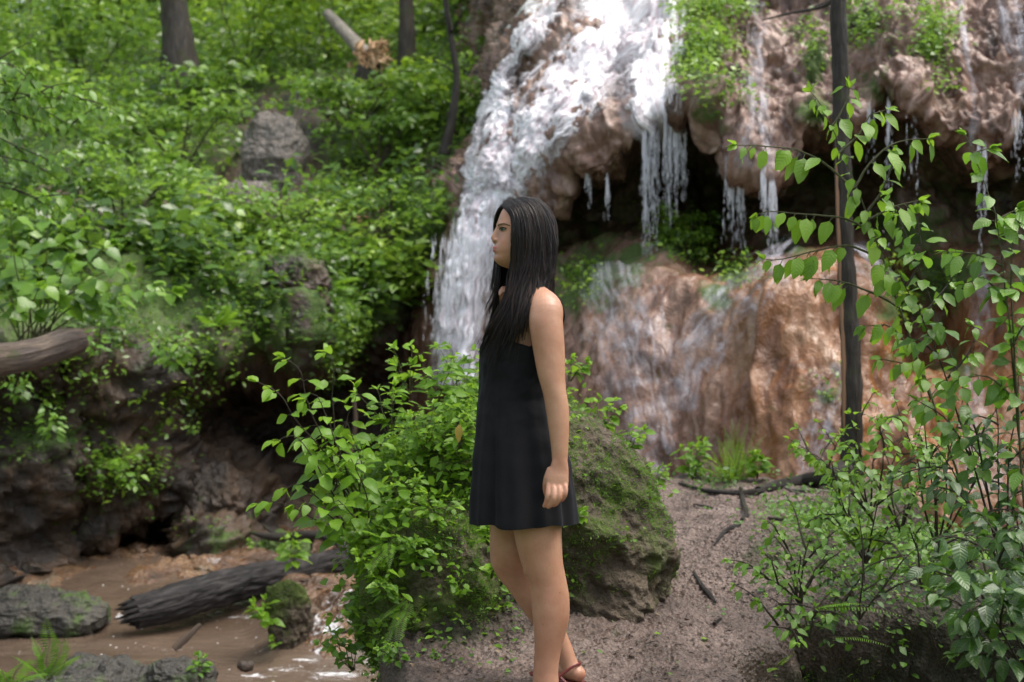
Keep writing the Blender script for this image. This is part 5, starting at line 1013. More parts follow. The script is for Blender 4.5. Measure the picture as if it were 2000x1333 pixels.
g = Geo(); r = np.random.default_rng(77)
for k in range(70):
    x = 745+230*r.random(); p = G(x, 1130+110*r.random(), .01); L_ = .05+.12*r.random(); P_ = [p, p+np.array([r.normal()*.02, -.03, -.25*L_]), p+np.array([r.normal()*.05, -.04, -L_])]; tube(g, P_, [.0016, .0012, .0004], 4, 8, caps=False)
for k in range(60):
    x = 1500+350*r.random(); p = G(x, 1130+60*r.random(), .01); L_ = .08+.22*r.random(); P_ = [p, p+np.array([r.normal()*.03, -.05, -.2*L_]), p+np.array([r.normal()*.08, -.07, -L_])]; tube(g, P_, [.0016, .0012, .0004], 4, 8, caps=False)
tag(obj('rootlets', g, M['bark_brown']), kind='stuff')

g = Geo(); P, NN = scatter(MX, np.tile(np.array([0, 0, 1.]), MX.shape[:2]+(1,)), eM**4*sstep(9, 7, MX[..., 1])*sstep(-.1, .3, fbm(MX+9, 1.8, 2)), 420, 91); r = np.random.default_rng(92)
for p in P: a = r.random()*3.14; l = .008+.03*r.random()**2; d = np.array([math.cos(a), math.sin(a), .1*r.normal()])*l; p = p+np.array([0, 0, .004]); tube(g, [p-d, p+np.array([0, 0, l*.1]), p+d], [.0008, .0022, .0008], 4, caps=False)
tag(obj('wood_crumbs', g, M['bark_dark']), kind='stuff')

g = Geo(); P, NN = scatter(SV, np.tile(np.array([0, 0, 1.]), SV.shape[:2]+(1,)), trans(SV[..., 0], SV[..., 1])*(SV[..., 0] < .2)*(SV[..., 1] < 13.5)*(SV[..., 0] > -5)*sstep(-.15, .25, fbm(SV+2, 1.2, 2)), 900, 95); r = np.random.default_rng(96)
u, v = np.meshgrid(np.linspace(0, math.pi, 6), np.linspace(0, 2*math.pi, 8, endpoint=False), indexing='ij'); SS = np.stack([np.sin(u)*np.cos(v), np.sin(u)*np.sin(v), np.cos(u)], -1).reshape(-1, 3); sz = .012+.05*r.random(len(P))**3
V = P[:, None]+SS[None]*sz[:, None, None]*(.7+.6*r.random((len(P), 1, 3)))*np.array([1.2, 1, .55])*(1+.12*r.normal(size=(len(P), 48, 1))); f = grid_faces(6, 8, True)[:, ::-1]; g.add(V.reshape(-1, 3), (f[None]+np.arange(len(P))[:, None, None]*48).reshape(-1, 4))
tag(obj('stream_pebbles', g, M['bed'], attrs={'foam': np.zeros(len(P)*48)}), kind='stuff')
# ------------------------------------------------------------------ the woman
Y0 = 4.77
def PP(px, py, dy=0.0): return W(px, py, Y0+dy)
def etube(g, S, n=28, ax=(1, 0, 0), cap=True, e=2.0):
    """sections (px, py, dy, ra, rb) -> closed tube; ra along ax (made square to the path), rb across."""
    S = np.array(S, float); C = np.array([PP(*q[:3]) for q in S]); D = cr(np.concatenate([C, S[:, 3:5]], 1), max(10, len(S)*5)); pts, ra, rb = D[:, :3], D[:, 3], D[:, 4]
    T = np.gradient(pts, axis=0); T = unit(T); A = np.array(ax, float)-T*(T@np.array(ax, float))[:, None]; A = unit(A); B = np.cross(T, A)
    th = np.linspace(0, 2*math.pi, n, endpoint=False); c, s = np.cos(th), np.sin(th); c = np.sign(c)*np.abs(c)**(2/e); s = np.sign(s)*np.abs(s)**(2/e)
    V = pts[:, None]+A[:, None]*(ra[:, None]*c)[..., None]+B[:, None]*(rb[:, None]*s)[..., None]
    g.add(V.reshape(-1, 3), grid_faces(len(pts), n, True))
    for k, sg in ((0, -1), (len(pts)-1, 1)):   # rounded ends
        r = (ra[k]+rb[k])/2; rows = [V[k]]
        for q in (.5, .8, .95): rows.append(pts[k]+(V[k]-pts[k])*math.sqrt(1-q*q)+T[k]*sg*r*q*.8)
        R_ = np.concatenate(rows); f = grid_faces(4, n, True); g.add(R_, f if sg > 0 else f[:, ::-1])
        tip = pts[k]+T[k]*sg*r*.8; idx = np.arange(n); vv = np.concatenate([rows[-1], [tip]]); ff = np.stack([idx, (idx+1) % n, np.full(n, n)], -1); g.add(vv, ff if sg > 0 else ff[:, ::-1])
def ball(g, c, r, n=14):
    u, v = np.meshgrid(np.linspace(0, math.pi, n), np.linspace(0, 2*math.pi, n*2, endpoint=False), indexing='ij'); S = np.stack([np.sin(u)*np.cos(v), np.sin(u)*np.sin(v), np.cos(u)], -1)
    g.add((np.array(c)+S*np.array(r)).reshape(-1, 3), grid_faces(n, n*2, True)[:, ::-1])
woman = thing('person', PP(1075, 1348, 0), 'woman with long wet dark hair in a short black sleeveless dress, facing left', 'person')
PX1 = Y0/F
YAW = R(13); HC = PP(1032, 450, 0)
def yaw(V):
    V = np.asarray(V, float); d = V-HC; c, s = math.cos(YAW), math.sin(YAW); return HC+np.stack([d[..., 0]*c-d[..., 1]*s, d[..., 0]*s+d[..., 1]*c, d[..., 2]], -1)
HT = np.array([(391, 1018, 1034, .012), (394, 1005, 1047, .034), (400, 991, 1058, .052), (410, 981, 1066, .063), (420, 976, 1071, .069), (430, 972.5, 1074, .073), (440, 969.5, 1075.5, .0755), (449, 970.5, 1076, .076), (460, 970, 1074.5, .0745), (468, 968.5, 1072, .073), (476, 966.5, 1066, .070),
    (484, 964, 1058, .067), (492, 963.5, 1050, .063), (499, 965.5, 1042, .059), (505, 964, 1036, .054), (511, 965.5, 1031, .047), (517, 972, 1026, .038), (522, 980, 1018, .026), (525, 990, 1010, .012)], float)
def head_grid():
    py = np.linspace(391, 525, 90); T_ = np.array([np.interp(py, HT[:, 0], HT[:, k]) for k in (1, 2, 3)]); 
    for k in range(3):
        for _ in range(2): T_[k, 1:-1] = (T_[k, :-2]+2*T_[k, 1:-1]+T_[k, 2:])/4
    f, b, w = T_; th = np.linspace(0, 2*math.pi, 120, endpoint=False); c, s = np.cos(th), np.sin(th)
    cx = (f+b)/2; cx = np.where(py > 480, f+(b-f)*.55, cx); cxm = f+(b-f)*.56
    X = np.where(c[None] > 0, cxm[:, None]-(cxm-f)[:, None]*np.sign(c)*np.abs(c)**.92, cxm[:, None]-(b-cxm)[:, None]*c[None])
    yy = -w[:, None]*np.sign(s)*np.abs(s)**.92
    V = np.stack([(X-1000)*PX1, Y0+yy, CZ-(np.repeat(py[:, None], 120, 1)-666.5)*PX1], -1)
    P = np.repeat(py[:, None], 120, 1); front = (c[None] > 0.1)*1.0*sstep(.1, .5, c)[None]
    ay = np.abs(yy)
    d = -0.0065*np.exp(-((ay-.031)/.013)**2-((P-452)/7.5)**2)+0.0035*np.exp(-((ay-.028)/.018)**2-((P-440.5)/4.5)**2)+.0035*np.exp(-((ay-.046)/.014)**2-((P-472)/9)**2)
    d = d-.003*np.exp(-((ay)/.02)**2-((P-497)/2.6)**2)+.003*np.exp(-(ay/.014)**2-((P-506)/5)**2)
    V[..., 0] -= d*front; return V
g = Geo(); HV = head_grid(); g.add(yaw(HV).reshape(-1, 3), grid_faces(90, 120, True))
for k in (0, 89):
    q = yaw(HV)[k]; idx = np.arange(120); g.add(np.concatenate([q, [q.mean(0)]]), np.stack([idx, (idx+1) % 120, np.full(120, 120)], -1)[:, ::(-1 if k == 0 else 1)])
hp = lambda px, py, dy=0.0: np.array([(px-1000)*PX1, Y0+dy, CZ-(py-666.5)*PX1])
def htube(L, rad, n=14):
    P = yaw(np.array([hp(*q) for q in L])); tube(g, P, rad, n, 24)
htube([(971.5, 444), (967.5, 452), (964.3, 459), (961.3, 465)], [.006, .006, .0066, .0075]); htube([(972, 452), (969, 462), (966.5, 471)], [.011, .012, .013])
ball(g, yaw(hp(961.2, 466.6)), (.0074, .0074, .0066)); ball(g, yaw(hp(965.5, 470.6, -.0115)), (.0085, .006, .0066)); ball(g, yaw(hp(965.5, 470.6, .0115)), (.0085, .006, .0066)); htube([(960.5, 470.5), (966, 475)], [.005, .007])
def lip(px, py, r0, w):
    htube([(px+5.5, py+.8, -w), (px+2.2, py+.2, -w*.6), (px, py-.3, -w*.25), (px+.2, py, 0), (px, py-.3, w*.25), (px+2.2, py+.2, w*.6), (px+5.5, py+.8, w)], [.001, r0*.8, r0, r0*.95, r0, r0*.8, .001], 12)
lip(962.8, 484.8, .0038, .023); lip(963.0, 490.2, .0046, .020)
# neck, torso
etube(g, [(1044, 590, 0, .066, .062), (1041, 560, 0, .056, .056), (1037, 540, 0, .051, .051), (1034, 515, 0, .051, .050), (1034, 490, 0, .05, .05)])
def torso(L): etube(g, [((f+b)/2, y, 0, (b-f)/2*PX1, w) for (y, f, b, w) in L], 44, e=2.2)
torso([(566, 1020, 1068, .055), (578, 1010, 1082, .10), (592, 998, 1090, .135), (612, 982, 1096, .145), (640, 962, 1096, .142), (670, 950, 1093, .138), (700, 948, 1088, .134), (735, 954, 1080, .124), (775, 955, 1076, .118), (810, 950, 1082, .132), (850, 950, 1086, .142), (885, 956, 1090, .148), (925, 968, 1088, .142)])
for s in (-1, 1): ball(g, PP(966, 680, s*.060), (.036, .046, .046))
# near (left) arm
etube(g, [(1042, 580, -.06, .040, .05), (1056, 590, -.11, .045, .05), (1066, 604, -.155, .055, .052), (1066, 628, -.175, .0555, .048), (1069, 655, -.185, .0535, .044), (1073, 690, -.19, .0505, .042), (1077, 730, -.195, .0445, .039), (1083, 765, -.20, .038, .036), (1088, 795, -.20, .0375, .035), (1091, 830, -.205, .034, .031), (1093, 870, -.21, .0285, .025), (1093.5, 905, -.215, .0245, .019)], 32)
etube(g, [(1093.5, 898, -.215, .0245, .018), (1092, 918, -.218, .031, .0165), (1088.5, 935, -.222, .037, .0165), (1087.5, 950, -.226, .0365, .0145)], 24, e=2.5)
FN = [[(1072.5, 941, -.224), (1071, 955, -.236), (1069.5, 969, -.243), (1067, 981, -.236), (1062.5, 989.5, -.228)], [(1081, 944, -.226), (1081.5, 958, -.242), (1081, 973, -.250), (1077, 985, -.243), (1070.5, 991.5, -.232)],
      [(1091, 945, -.226), (1093, 958, -.242), (1092, 972, -.248), (1087, 983, -.240), (1081, 988, -.230)], [(1101, 942, -.224), (1104.5, 953, -.237), (1104, 965, -.242), (1100, 974, -.236), (1094.5, 979, -.226)]]
for i, Fg in enumerate(FN):
    r_ = .0088-.0008*(i == 3); etube(g, [q+(k, k) for q, k in zip(Fg, (r_*1.12, r_*1.06, r_, r_*.92, r_*.74))], 14)
etube(g, [(1075, 918, -.214, .013, .012), (1068.5, 934, -.216, .0115, .0115), (1065.5, 948, -.214, .0098, .0098), (1065.5, 960, -.210, .0086, .0086), (1067, 968, -.208, .0068, .0068)], 14)
# far (right) arm, bent up to hold the hair
etube(g, [(1040, 590, .10, .045, .045), (1030, 605, .155, .05, .05), (1010, 645, .175, .043, .043), (995, 690, .17, .037, .037)], 24)
etube(g, [(995, 690, .17, .036, .036), (990, 650, .14, .032, .032), (986, 610, .11, .025, .022), (983, 595, .095, .022, .016)], 24)
etube(g, [(990, 600, .09, .020, .016), (988, 587, .07, .024, .014), (987, 579, .055, .022, .012)], 20)
for i, q in enumerate([(978, 568), (982, 563), (987, 563), (991, 567)]): etube(g, [(980+4*i, 580, .055, .0075, .0075), (q[0], q[1], .035, .007, .007), (q[0]-1+i, q[1]+8, .018, .006, .006)], 12)
# legs
etube(g, [(1046, 915, -.065, .070, .068), (1046, 945, -.07, .080, .074), (1050, 990, -.085, .085, .076), (1050, 1035, -.085, .080, .072), (1057, 1085, -.085, .071, .062), (1063, 1110, -.085, .065, .057), (1069.5, 1132, -.085, .0605, .054), (1074.5, 1167, -.085, .0630, .055), (1076, 1204, -.085, .0610, .054), (1074, 1234, -.087, .053, .048), (1069.5, 1272, -.09, .0435, .039), (1066, 1308, -.092, .0415, .034), (1066, 1335, -.094, .043, .035), (1068, 1354, -.095, .040, .034)], 36)
etube(g, [(1040, 915, .07, .070, .070), (1020, 950, .08, .086, .078), (1005, 1010, .085, .082, .074), (1000, 1045, .09, .076, .069), (997.5, 1088, .095, .0705, .062), (1004, 1110, .10, .064, .056), (1022, 1138, .10, .056, .052), (1040, 1168, .10, .053, .050), (1059, 1198, .105, .0485, .047), (1081, 1235, .108, .041, .040), (1099, 1268, .112, .0335, .033), (1110, 1294, .112, .0305, .031), (1118, 1312, .105, .033, .031)], 36)
for q in ((1032, 1110, -.088, .018, .030, .030), (970, 1094, .095, .022, .030, .030)): ball(g, PP(*q[:3]), q[3:])
# feet
etube(g, [(1094, 1357, -.10, .022, .026), (1070, 1358, -.10, .030, .032), (1030, 1362, -.10, .022, .036), (995, 1367, -.10, .014, .042), (975, 1370, -.10, .009, .038)], 24, ax=(0, 0, 1))
for i in range(5): etube(g, [(985, 1368, -.135+i*.017, .010, .009), (962+i*3, 1370, -.137+i*.018, .009-.0008*i, .0085)], 12, ax=(0, 0, 1))
etube(g, [(1130, 1318, .085, .026, .027), (1122, 1313, .10, .032, .030), (1098, 1306, .14, .027, .034), (1072, 1306, .19, .018, .038), (1056, 1305, .215, .012, .036)], 24, ax=(0, 0, 1))
for i in range(5): etube(g, [(1062-i*1.2+4, 1307-i*1.2, .185+i*.014, .011, .009), (1043+i*2.5-i*1.2+4, 1306.5-i*2.0, .215+i*.016, .0105-.0009*i, .009-.0006*i)], 12, ax=(0, 0, 1))
me = mesh_from("body", g, parent_loc(woman)); bo = bpy.data.objects.new("body", me); col.objects.link(bo)
rm = bo.modifiers.new("r", 'REMESH'); rm.mode = 'VOXEL'; rm.voxel_size = 0.0030; rm.use_smooth_shade = True
sm = bo.modifiers.new("s", 'SMOOTH'); sm.factor = 0.5; sm.iterations = 4
dg = bpy.context.evaluated_depsgraph_get(); m2 = bpy.data.meshes.new_from_object(bo.evaluated_get(dg)); bo.modifiers.clear(); bo.data = m2; m2.materials.clear(); m2.materials.append(M['skin']); bo.parent = woman
nv = len(m2.vertices); co = np.empty(nv*3, np.float32); m2.vertices.foreach_get("co", co); co = co.reshape(-1, 3)+parent_loc(woman)
def near(pts, rr): 
    m = np.zeros(nv)
    for p in np.atleast_2d(pts): m = np.maximum(m, np.exp(-(((co-p)/np.array(rr))**2).sum(1)*1.5))
    return m
def lipmask(px, py, w):
    L = [yaw(hp(px+5*abs(k)**1.6, py+.4*abs(k), w*k)) for k in np.linspace(-1, 1, 13)]; return near(L, (.0055, .004, .0040))
lipm = np.clip(1.5*np.maximum(lipmask(961.6, 484.9, .021), lipmask(962, 490.4, .018)), 0, 1)
mouthline = near([yaw(hp(962+6*abs(k)**1.6, 487.6+.4*abs(k), .024*k)) for k in np.linspace(-1, 1, 13)], (.006, .004, .0012))
red = np.clip(near([PP(1070, 984, -.23), PP(1084, 986, -.23), PP(1098, 976, -.23), PP(1066, 960, -.21)], (.02, .03, .02))*.9+near(yaw(hp(972, 474, -.045)), (.02, .02, .014))*.5+near([PP(1081, 950, -.24), PP(1092, 950, -.24), PP(1103, 948, -.24)], (.009, .01, .006))*.5+near(PP(1140, 1322, .08), (.02, .03, .02))*.8, 0, 1)
crease_shade = np.clip(mouthline*.45+near([yaw(hp(964.5, 474, -.008)), yaw(hp(964.5, 474, .008))], (.004, .003, .002))*.7, 0, 1)  # mouth line and nostrils darkened as painted shade
for k, arr in (('lip', lipm), ('red', red), ('crease_shade', crease_shade)):
    at = m2.attributes.new(k, 'FLOAT', 'POINT'); at.data.foreach_set("value", arr.astype(np.float32))
# eyes, lids, lashes and brows laid on the face
def fsurf(py, dy, out=0.0):
    f, b, w = [np.interp(py, HT[:, 0], HT[:, k]) for k in (1, 2, 3)]; s_ = min((abs(dy)/w)**(1/.92), .999); c_ = math.sqrt(1-s_*s_); cxm = f+(b-f)*.56; x = cxm-(cxm-f)*c_**.92
    ay = abs(dy); d = -0.0065*math.exp(-((ay-.031)/.013)**2-((py-452)/7.5)**2)+0.0035*math.exp(-((ay-.028)/.018)**2-((py-440.5)/4.5)**2)
    p = hp(x, py, dy); p[0] -= d; q = unit(np.array([-c_, math.copysign(s_, dy)*.8, 0.])); return p+q*out
for s in (-1, 1):
    ts = np.linspace(0, 1, 15); dyl = .0165+.0315*ts; mid = 451.6-1.3*ts; bul = .0032*np.sin(math.pi*ts)**.6
    upc, loc = mid-3.1*np.sin(math.pi*ts**.85)**.8, mid+2.0*np.sin(math.pi*ts)
    rows = np.array([[yaw(fsurf(u_+(l_-u_)*k, s*d_, .0002+bb*(1-.4*abs(k-.5)))) for d_, u_, l_, bb in zip(dyl, upc, loc, bul)] for k in np.linspace(0, 1, 7)])
    eg = Geo(); eg.add(rows.reshape(-1, 3), grid_faces(7, 15)); e = obj('eye', eg, M['eye_white'], woman)
    for nm, t0, t1, o_ in (('iris', .22, .60, .0003), ('pupil', .33, .47, .0006)):
        tt = np.linspace(t0, t1, 7); r2 = np.array([[yaw(fsurf(np.interp(t_, ts, upc)+(np.interp(t_, ts, loc)-np.interp(t_, ts, upc))*k, s*(.0165+.0315*t_), .0003+o_+np.interp(t_, ts, bul)*(1-.4*abs(k-.5)))) for t_ in tt] for k in (np.linspace(0, 1, 5) if nm == 'iris' else np.linspace(.25, .75, 5))])
        ig = Geo(); ig.add(r2.reshape(-1, 3), grid_faces(5, 7)); obj(nm, ig, M[nm], e)
    lg = Geo(); U = np.array([yaw(fsurf(u_, s*d_, bb+.0010)) for d_, u_, bb in zip(dyl, upc, bul)]); Lw = np.array([yaw(fsurf(l_, s*d_, bb+.0004)) for d_, l_, bb in zip(dyl, loc, bul)])
    tube(lg, U, [.0004]+[.0010]*13+[.0005], 6); tube(lg, Lw, [.0002]+[.0005]*13+[.0003], 5)
    fwv = unit(yaw(HC+np.array([-1., s*.35, 0.25]))-HC)
    for i in range(2, 15):
        for q in range(3): p = U[i]+rng.normal(size=3)*.0003; tube(lg, [p, p+fwv*.003, p+fwv*.0055+np.array([0, 0, .0028])], [.0004, .0003, .0001], 4, caps=False)
    obj('eyelashes', lg, M['brow'], e)
    kg = Geo(); cre = np.array([yaw(fsurf(u_-1.9-.3*math.sin(3.1*t_), s*d_, bb*.5-.0012)) for d_, u_, bb, t_ in zip(dyl, upc, bul, ts)]); tube(kg, cre, [.001]+[.0024]*13+[.001], 8)
    lc = np.array([yaw(fsurf(l_+1.5, s*d_, bb*.5-.0012)) for d_, l_, bb in zip(dyl, loc, bul)]); tube(kg, lc, [.001]+[.0020]*13+[.001], 8)
    obj('eyelid', kg, M['skin'], e, attrs={k: np.zeros(sum(len(v) for v in kg.v)) for k in ('lip', 'red', 'crease_shade')})
    bg_ = Geo()
    for i in range(110):
        t = rng.random(); d_ = np.interp(t, [0, .3, .65, 1], [.013, .026, .042, .054]); y_ = np.interp(t, [0, .35, .7, 1], [443.6, 441.0, 440.2, 444.0])+rng.normal()*.42*(1-.6*t)
        p0, p1 = fsurf(y_, s*d_, .0006), fsurf(y_-.9+1.6*t, s*(d_+.004), .0012); tube(bg_, yaw(np.array([p0, (p0+p1)/2, p1])), [.0005, .0005, .0002], 4, caps=False)
    obj('eyebrow', bg_, M['brow'], woman)
# dress
DT = np.array([(590, 990, 1089, .128), (615, 972, 1093, .142), (640, 956, 1097, .150), (665, 941, 1096, .154), (688, 934, 1093, .155), (712, 934.5, 1088, .150), (745, 937, 1082, .143), (780, 934, 1081, .143), (820, 930, 1087, .156), (860, 927, 1098, .170), (900, 924, 1107, .180), (950, 921, 1113, .190), (1000, 919, 1118, .198), (1020, 918, 1119, .200)], float)
nt, ns = 180, 120; th = np.linspace(0, 2*math.pi, nt, endpoint=False); td = np.degrees((th+math.pi) % (2*math.pi)-math.pi)   # 0 front, + towards the camera side
a_ = np.abs(td); top = np.interp(a_, [0, 18, 38, 50, 62, 80, 100, 125, 150, 180], [640, 634, 618, 613, 640, 668, 678, 664, 652, 650])
s_ = np.linspace(0, 1, ns)[:, None]; hem = 1017+2.5*np.sin(th*5+.6)+1.2*np.sin(th*11); PY = top[None]+(hem-top)[None]*s_
f, b, w = [np.interp(PY, DT[:, 0], DT[:, k]) for k in (1, 2, 3)]
for arr in (f, b, w):
    for _ in range(3): arr[1:-1] = (arr[:-2]+2*arr[1:-1]+arr[2:])/4
am = sstep(700, 1015, PY); c, s = np.cos(th)[None], np.sin(th)[None]; e = 2/2.25
X = (f+b)/2-(b-f)/2*np.sign(c)*np.abs(c)**e; yy = -w*np.sign(s)*np.abs(s)**e
fold = (np.exp(-((td-2)/9)**2)*-.022+np.exp(-((td+16)/10)**2)*.006+np.exp(-((td-22)/11)**2)*.008)[None]*sstep(740, 900, PY)
fold = fold+.007*am; fold = fold+am**1.2*(.0105*np.sin(th*9+1.2+.6*np.sin(th*2))[None]+.006*np.sin(th*17+.3)[None]+.004*np.sin(th*5)[None])+.004*perlin(np.stack([np.repeat(th[None]*2.5, ns, 0), PY/38, PY*0], -1))+.0022*perlin(np.stack([np.repeat(th[None]*6, ns, 0)+PY/60, PY/14, PY*0+3], -1))*sstep(900, 740, PY)*sstep(640, 720, PY)
clv = -.010*np.exp(-(td/13)**2)[None]*np.exp(-((PY-672)/30)**2)
cx = (f+b)/2; dirx = (X-cx)*PX1; L_ = np.hypot(dirx, yy)+1e-9; k_ = 1+(fold+clv)/L_
V = np.stack([(cx-1000)*PX1+dirx*k_, Y0+yy*k_, CZ-(PY-666.5)*PX1], -1)
ctr = np.stack([(cx-1000)*PX1, np.full(cx.shape, Y0), V[..., 2]], -1); Vi = V+unit(ctr-V)*.0025
g = Geo(); g.add(V.reshape(-1, 3), grid_faces(ns, nt, True)); g.add(Vi.reshape(-1, 3), grid_faces(ns, nt, True)[:, ::-1])
for k in (0, ns-1): g.add(np.concatenate([V[k], Vi[k]]), grid_faces(2, nt, True))
dr = obj('dress', g, M['cloth'], woman)
g = Geo()
for sg in (1, -1):
    j = int(np.argmin(np.abs(td-50*sg))); j2 = int(np.argmin(np.abs(td-148*sg)))
    tube(g, [V[1, j], PP(992, 602, -.105*sg), PP(1018, 582, -.118*sg), PP(1040, 574, -.126*sg), PP(1056, 571, -.132*sg), PP(1070, 570.5, -.134*sg), PP(1084, 576, -.134*sg), PP(1094.5, 588, -.132*sg), PP(1100, 604, -.128*sg), PP(1101, 625, -.118*sg), V[1, j2]], .0034, 8, 40)
obj('strap', g, M['cloth'], dr)
g = Geo(); tube(g, [V[0, k] for k in list(range(nt))+[0]], .0022, 6, caps=False); obj('neckline_binding', g, M['cloth'], dr)
g = Geo()
for dg_ in (68, -68, 178):
    j = int(np.argmin(np.abs(td-dg_))); tube(g, V[4:ns-1:3, j], .0009, 5, caps=False)
obj('seam', g, M['cloth'], dr)
# sandal on the far foot
sn = Geo()
def loopstrap(L, r_): tube(sn, [PP(*q) for q in L], r_, 8, 40)
for o_ in (0, 2.2): loopstrap([(1093, 1322-o_*.5, .055), (1104, 1314-o_, .058), (1120, 1303-o_, .064), (1132, 1298-o_, .085), (1133, 1296-o_, .115), (1122, 1296-o_, .14)], .0034)
for o_ in (0, 2.5): loopstrap([(1086+o_, 1312, .10), (1090+o_, 1318, .085), (1096+o_, 1326, .07), (1104+o_, 1334, .062)], .0034)
for o_ in (0, 2.5): loopstrap([(1050+o_, 1307, .20), (1054+o_, 1299, .205), (1062+o_, 1296, .22), (1070+o_, 1298, .24)], .003)
sp = [PP(1142, 1333, .085), PP(1120, 1330, .10), PP(1090, 1322, .15), PP(1060, 1313, .20), PP(1038, 1309, .245)]
sgeo = Geo(); C = cr(np.array(sp), 30); sidev = unit(np.cross(np.gradient(C, axis=0), [0, 0, 1.])); wv = np.interp(np.linspace(0, 1, 30), [0, .15, .5, .8, 1], [.02, .028, .03, .042, .025])
ring = np.stack([C-sidev*wv[:, None], C+sidev*wv[:, None], C+sidev*wv[:, None]-[0, 0, .01], C-sidev*wv[:, None]-[0, 0, .01]], 1); sgeo.add(ring.reshape(-1, 3), grid_faces(30, 4, True))
so = obj('sandal', sgeo, M['leather'], woman); obj('strap', sn, M['leather'], so)
sg2, sn2 = Geo(), Geo(); C = cr(np.array([PP(1108, 1372, -.10), PP(1070, 1373, -.10), PP(1030, 1374, -.10), PP(985, 1375, -.10), PP(958, 1376, -.10)]), 30)
ring = np.stack([C-[0, 1, 0]*wv[:, None]*1.1, C+[0, 1, 0]*wv[:, None]*1.1, C+[0, 1, 0]*wv[:, None]*1.1-[0, 0, .01], C-[0, 1, 0]*wv[:, None]*1.1-[0, 0, .01]], 1); sg2.add(ring.reshape(-1, 3), grid_faces(30, 4, True))
for o_ in (0, 2.5):
    tube(sn2, [PP(1058+o_, 1372, -.136), PP(1066+o_, 1356, -.140), PP(1082+o_, 1345, -.134), PP(1097, 1341, -.112), PP(1099, 1341, -.090), PP(1084+o_, 1345, -.066), PP(1066+o_, 1356, -.062), PP(1058+o_, 1372, -.066)], .0034, 8, 40)
    tube(sn2, [PP(1000+o_, 1374, -.146), PP(1001+o_, 1362, -.140), PP(1002+o_, 1352, -.10), PP(1001+o_, 1362, -.060), PP(1000+o_, 1374, -.056)], .003, 8, 30)
so2 = obj('sandal', sg2, M['leather'], woman); obj('strap', sn2, M['leather'], so2)
ng = Geo(); ball(ng, PP(1042, 1302.5, .212), (.006, .006, .003), 8); ball(ng, PP(1046, 1300.5, .23), (.004, .004, .0025), 8); obj('toenails', ng, M['nail'], woman)
# ear ring glint and ear are under the hair; hair
HG = [[(984, 405, -.012), (992, 412, -.045), (1000, 424, -.066), (1001, 450, -.080), (999, 490, -.080), (1002, 530, -.082), (990, 580, -.100), (966, 630, -.105), (938, 688, -.082)],
 [(994, 399, -.012), (1003, 408, -.055), (1010, 425, -.078), (1012, 460, -.092), (1010, 500, -.094), (1008, 545, -.100), (992, 600, -.125), (972, 645, -.125), (952, 705, -.105)],
 [(1003, 394.5, -.014), (1015, 404, -.060), (1024, 425, -.083), (1027, 460, -.097), (1027, 505, -.102), (1022, 550, -.112), (1008, 605, -.145), (997, 650, -.150), (982, 716, -.138)],
 [(1012, 392, -.014), (1028, 402, -.060), (1041, 425, -.080), (1046, 465, -.094), (1047, 510, -.102), (1043, 552, -.112), (1030, 600, -.160), (1020, 635, -.172), (1017, 672, -.165)],
 [(1020, 390.5, -.012), (1041, 397.5, -.046), (1058, 426, -.066), (1066, 465, -.078), (1066, 510, -.088), (1061, 548, -.098), (1048, 575, -.125), (1036, 602, -.165), (1031, 632, -.165)],
 [(1026, 390, -.006), (1052, 398, -.030), (1073, 425, -.040), (1080, 467, -.048), (1076, 510, -.056), (1070, 545, -.062), (1070, 575, -.060), (1066, 600, -.055), (1064, 630, -.05)],
 [(1028, 390, .004), (1054, 397, .004), (1076, 426, .005), (1083, 470, .005), (1079, 512, .005), (1074, 548, .006), (1077, 585, .01), (1080, 620, .02), (1082, 655, .02)],
 [(1024, 390, .014), (1050, 398, .035), (1068, 430, .055), (1076, 468, .066), (1074, 512, .07), (1070, 550, .07), (1066, 590, .08), (1064, 620, .09), (1062, 650, .09)],
 [(1015, 391, .018), (1032, 401, .060), (1044, 425, .082), (1048, 465, .095), (1046, 510, .098), (1040, 552, .098), (1028, 595, .11), (1015, 635, .12), (1005, 670, .12)],
 [(1003, 394, .018), (1010, 405, .058), (1014, 425, .078), (1014, 460, .09), (1010, 505, .09), (1000, 550, .085), (985, 600, .095), (968, 640, .10), (950, 680, .095)],
 [(992, 400, .014), (985, 410, .045), (984, 425, .062), (984, 455, .076), (985, 500, .082), (984, 540, .075), (976, 585, .075), (962, 630, .085), (944, 672, .08)],
 [(985, 405, .008), (977, 414, .032), (973, 430, .050), (975, 460, .066), (975, 495, .066), (970, 530, .055), (966, 560, .05), (961, 590, .05), (957, 612, .05)]]
HGa = np.array([[PP(*q) for q in gd] for gd in HG]); HGa[:, :5] = HGa[:, :5]+unit(HGa[:, :5]-HC)*np.array([.0045, .005, .004, .002, 0])[None, :, None]; HGa[:, :5] = HC+(yaw(HGa[:, :5])-HC)*1.0*.35+(HGa[:, :5]-HC)*.65
def inset(V, k): c = np.stack([np.full(V.shape[:-1], HC[0]), np.full(V.shape[:-1], Y0), V[..., 2]], -1); return V+(c-V)*k
G0 = cr(HGa, 60); G0 = cr(G0.transpose(1, 0, 2), 40)  # (40 along, 60 around)
G0 = inset(G0, .06); g = Geo(); zz = G0[..., 2]; keepr = 30
g.add(G0[:keepr].reshape(-1, 3), grid_faces(keepr, 60), .1)
HVo = HV-HC; HVo = HC+HVo*(1+.0028/np.linalg.norm(HVo, axis=-1, keepdims=True)); hx = 1000+(HV[..., 0])/PX1; hy = 666.5-(HV[..., 2]-CZ)/PX1
okv = ((hx > 1001) | ((hy < 409+(hx-981)*.15) & (hx > 980)) | (hy < 399)); ff = grid_faces(90, 120, True); ff = ff[okv.ravel()[ff].all(1)]
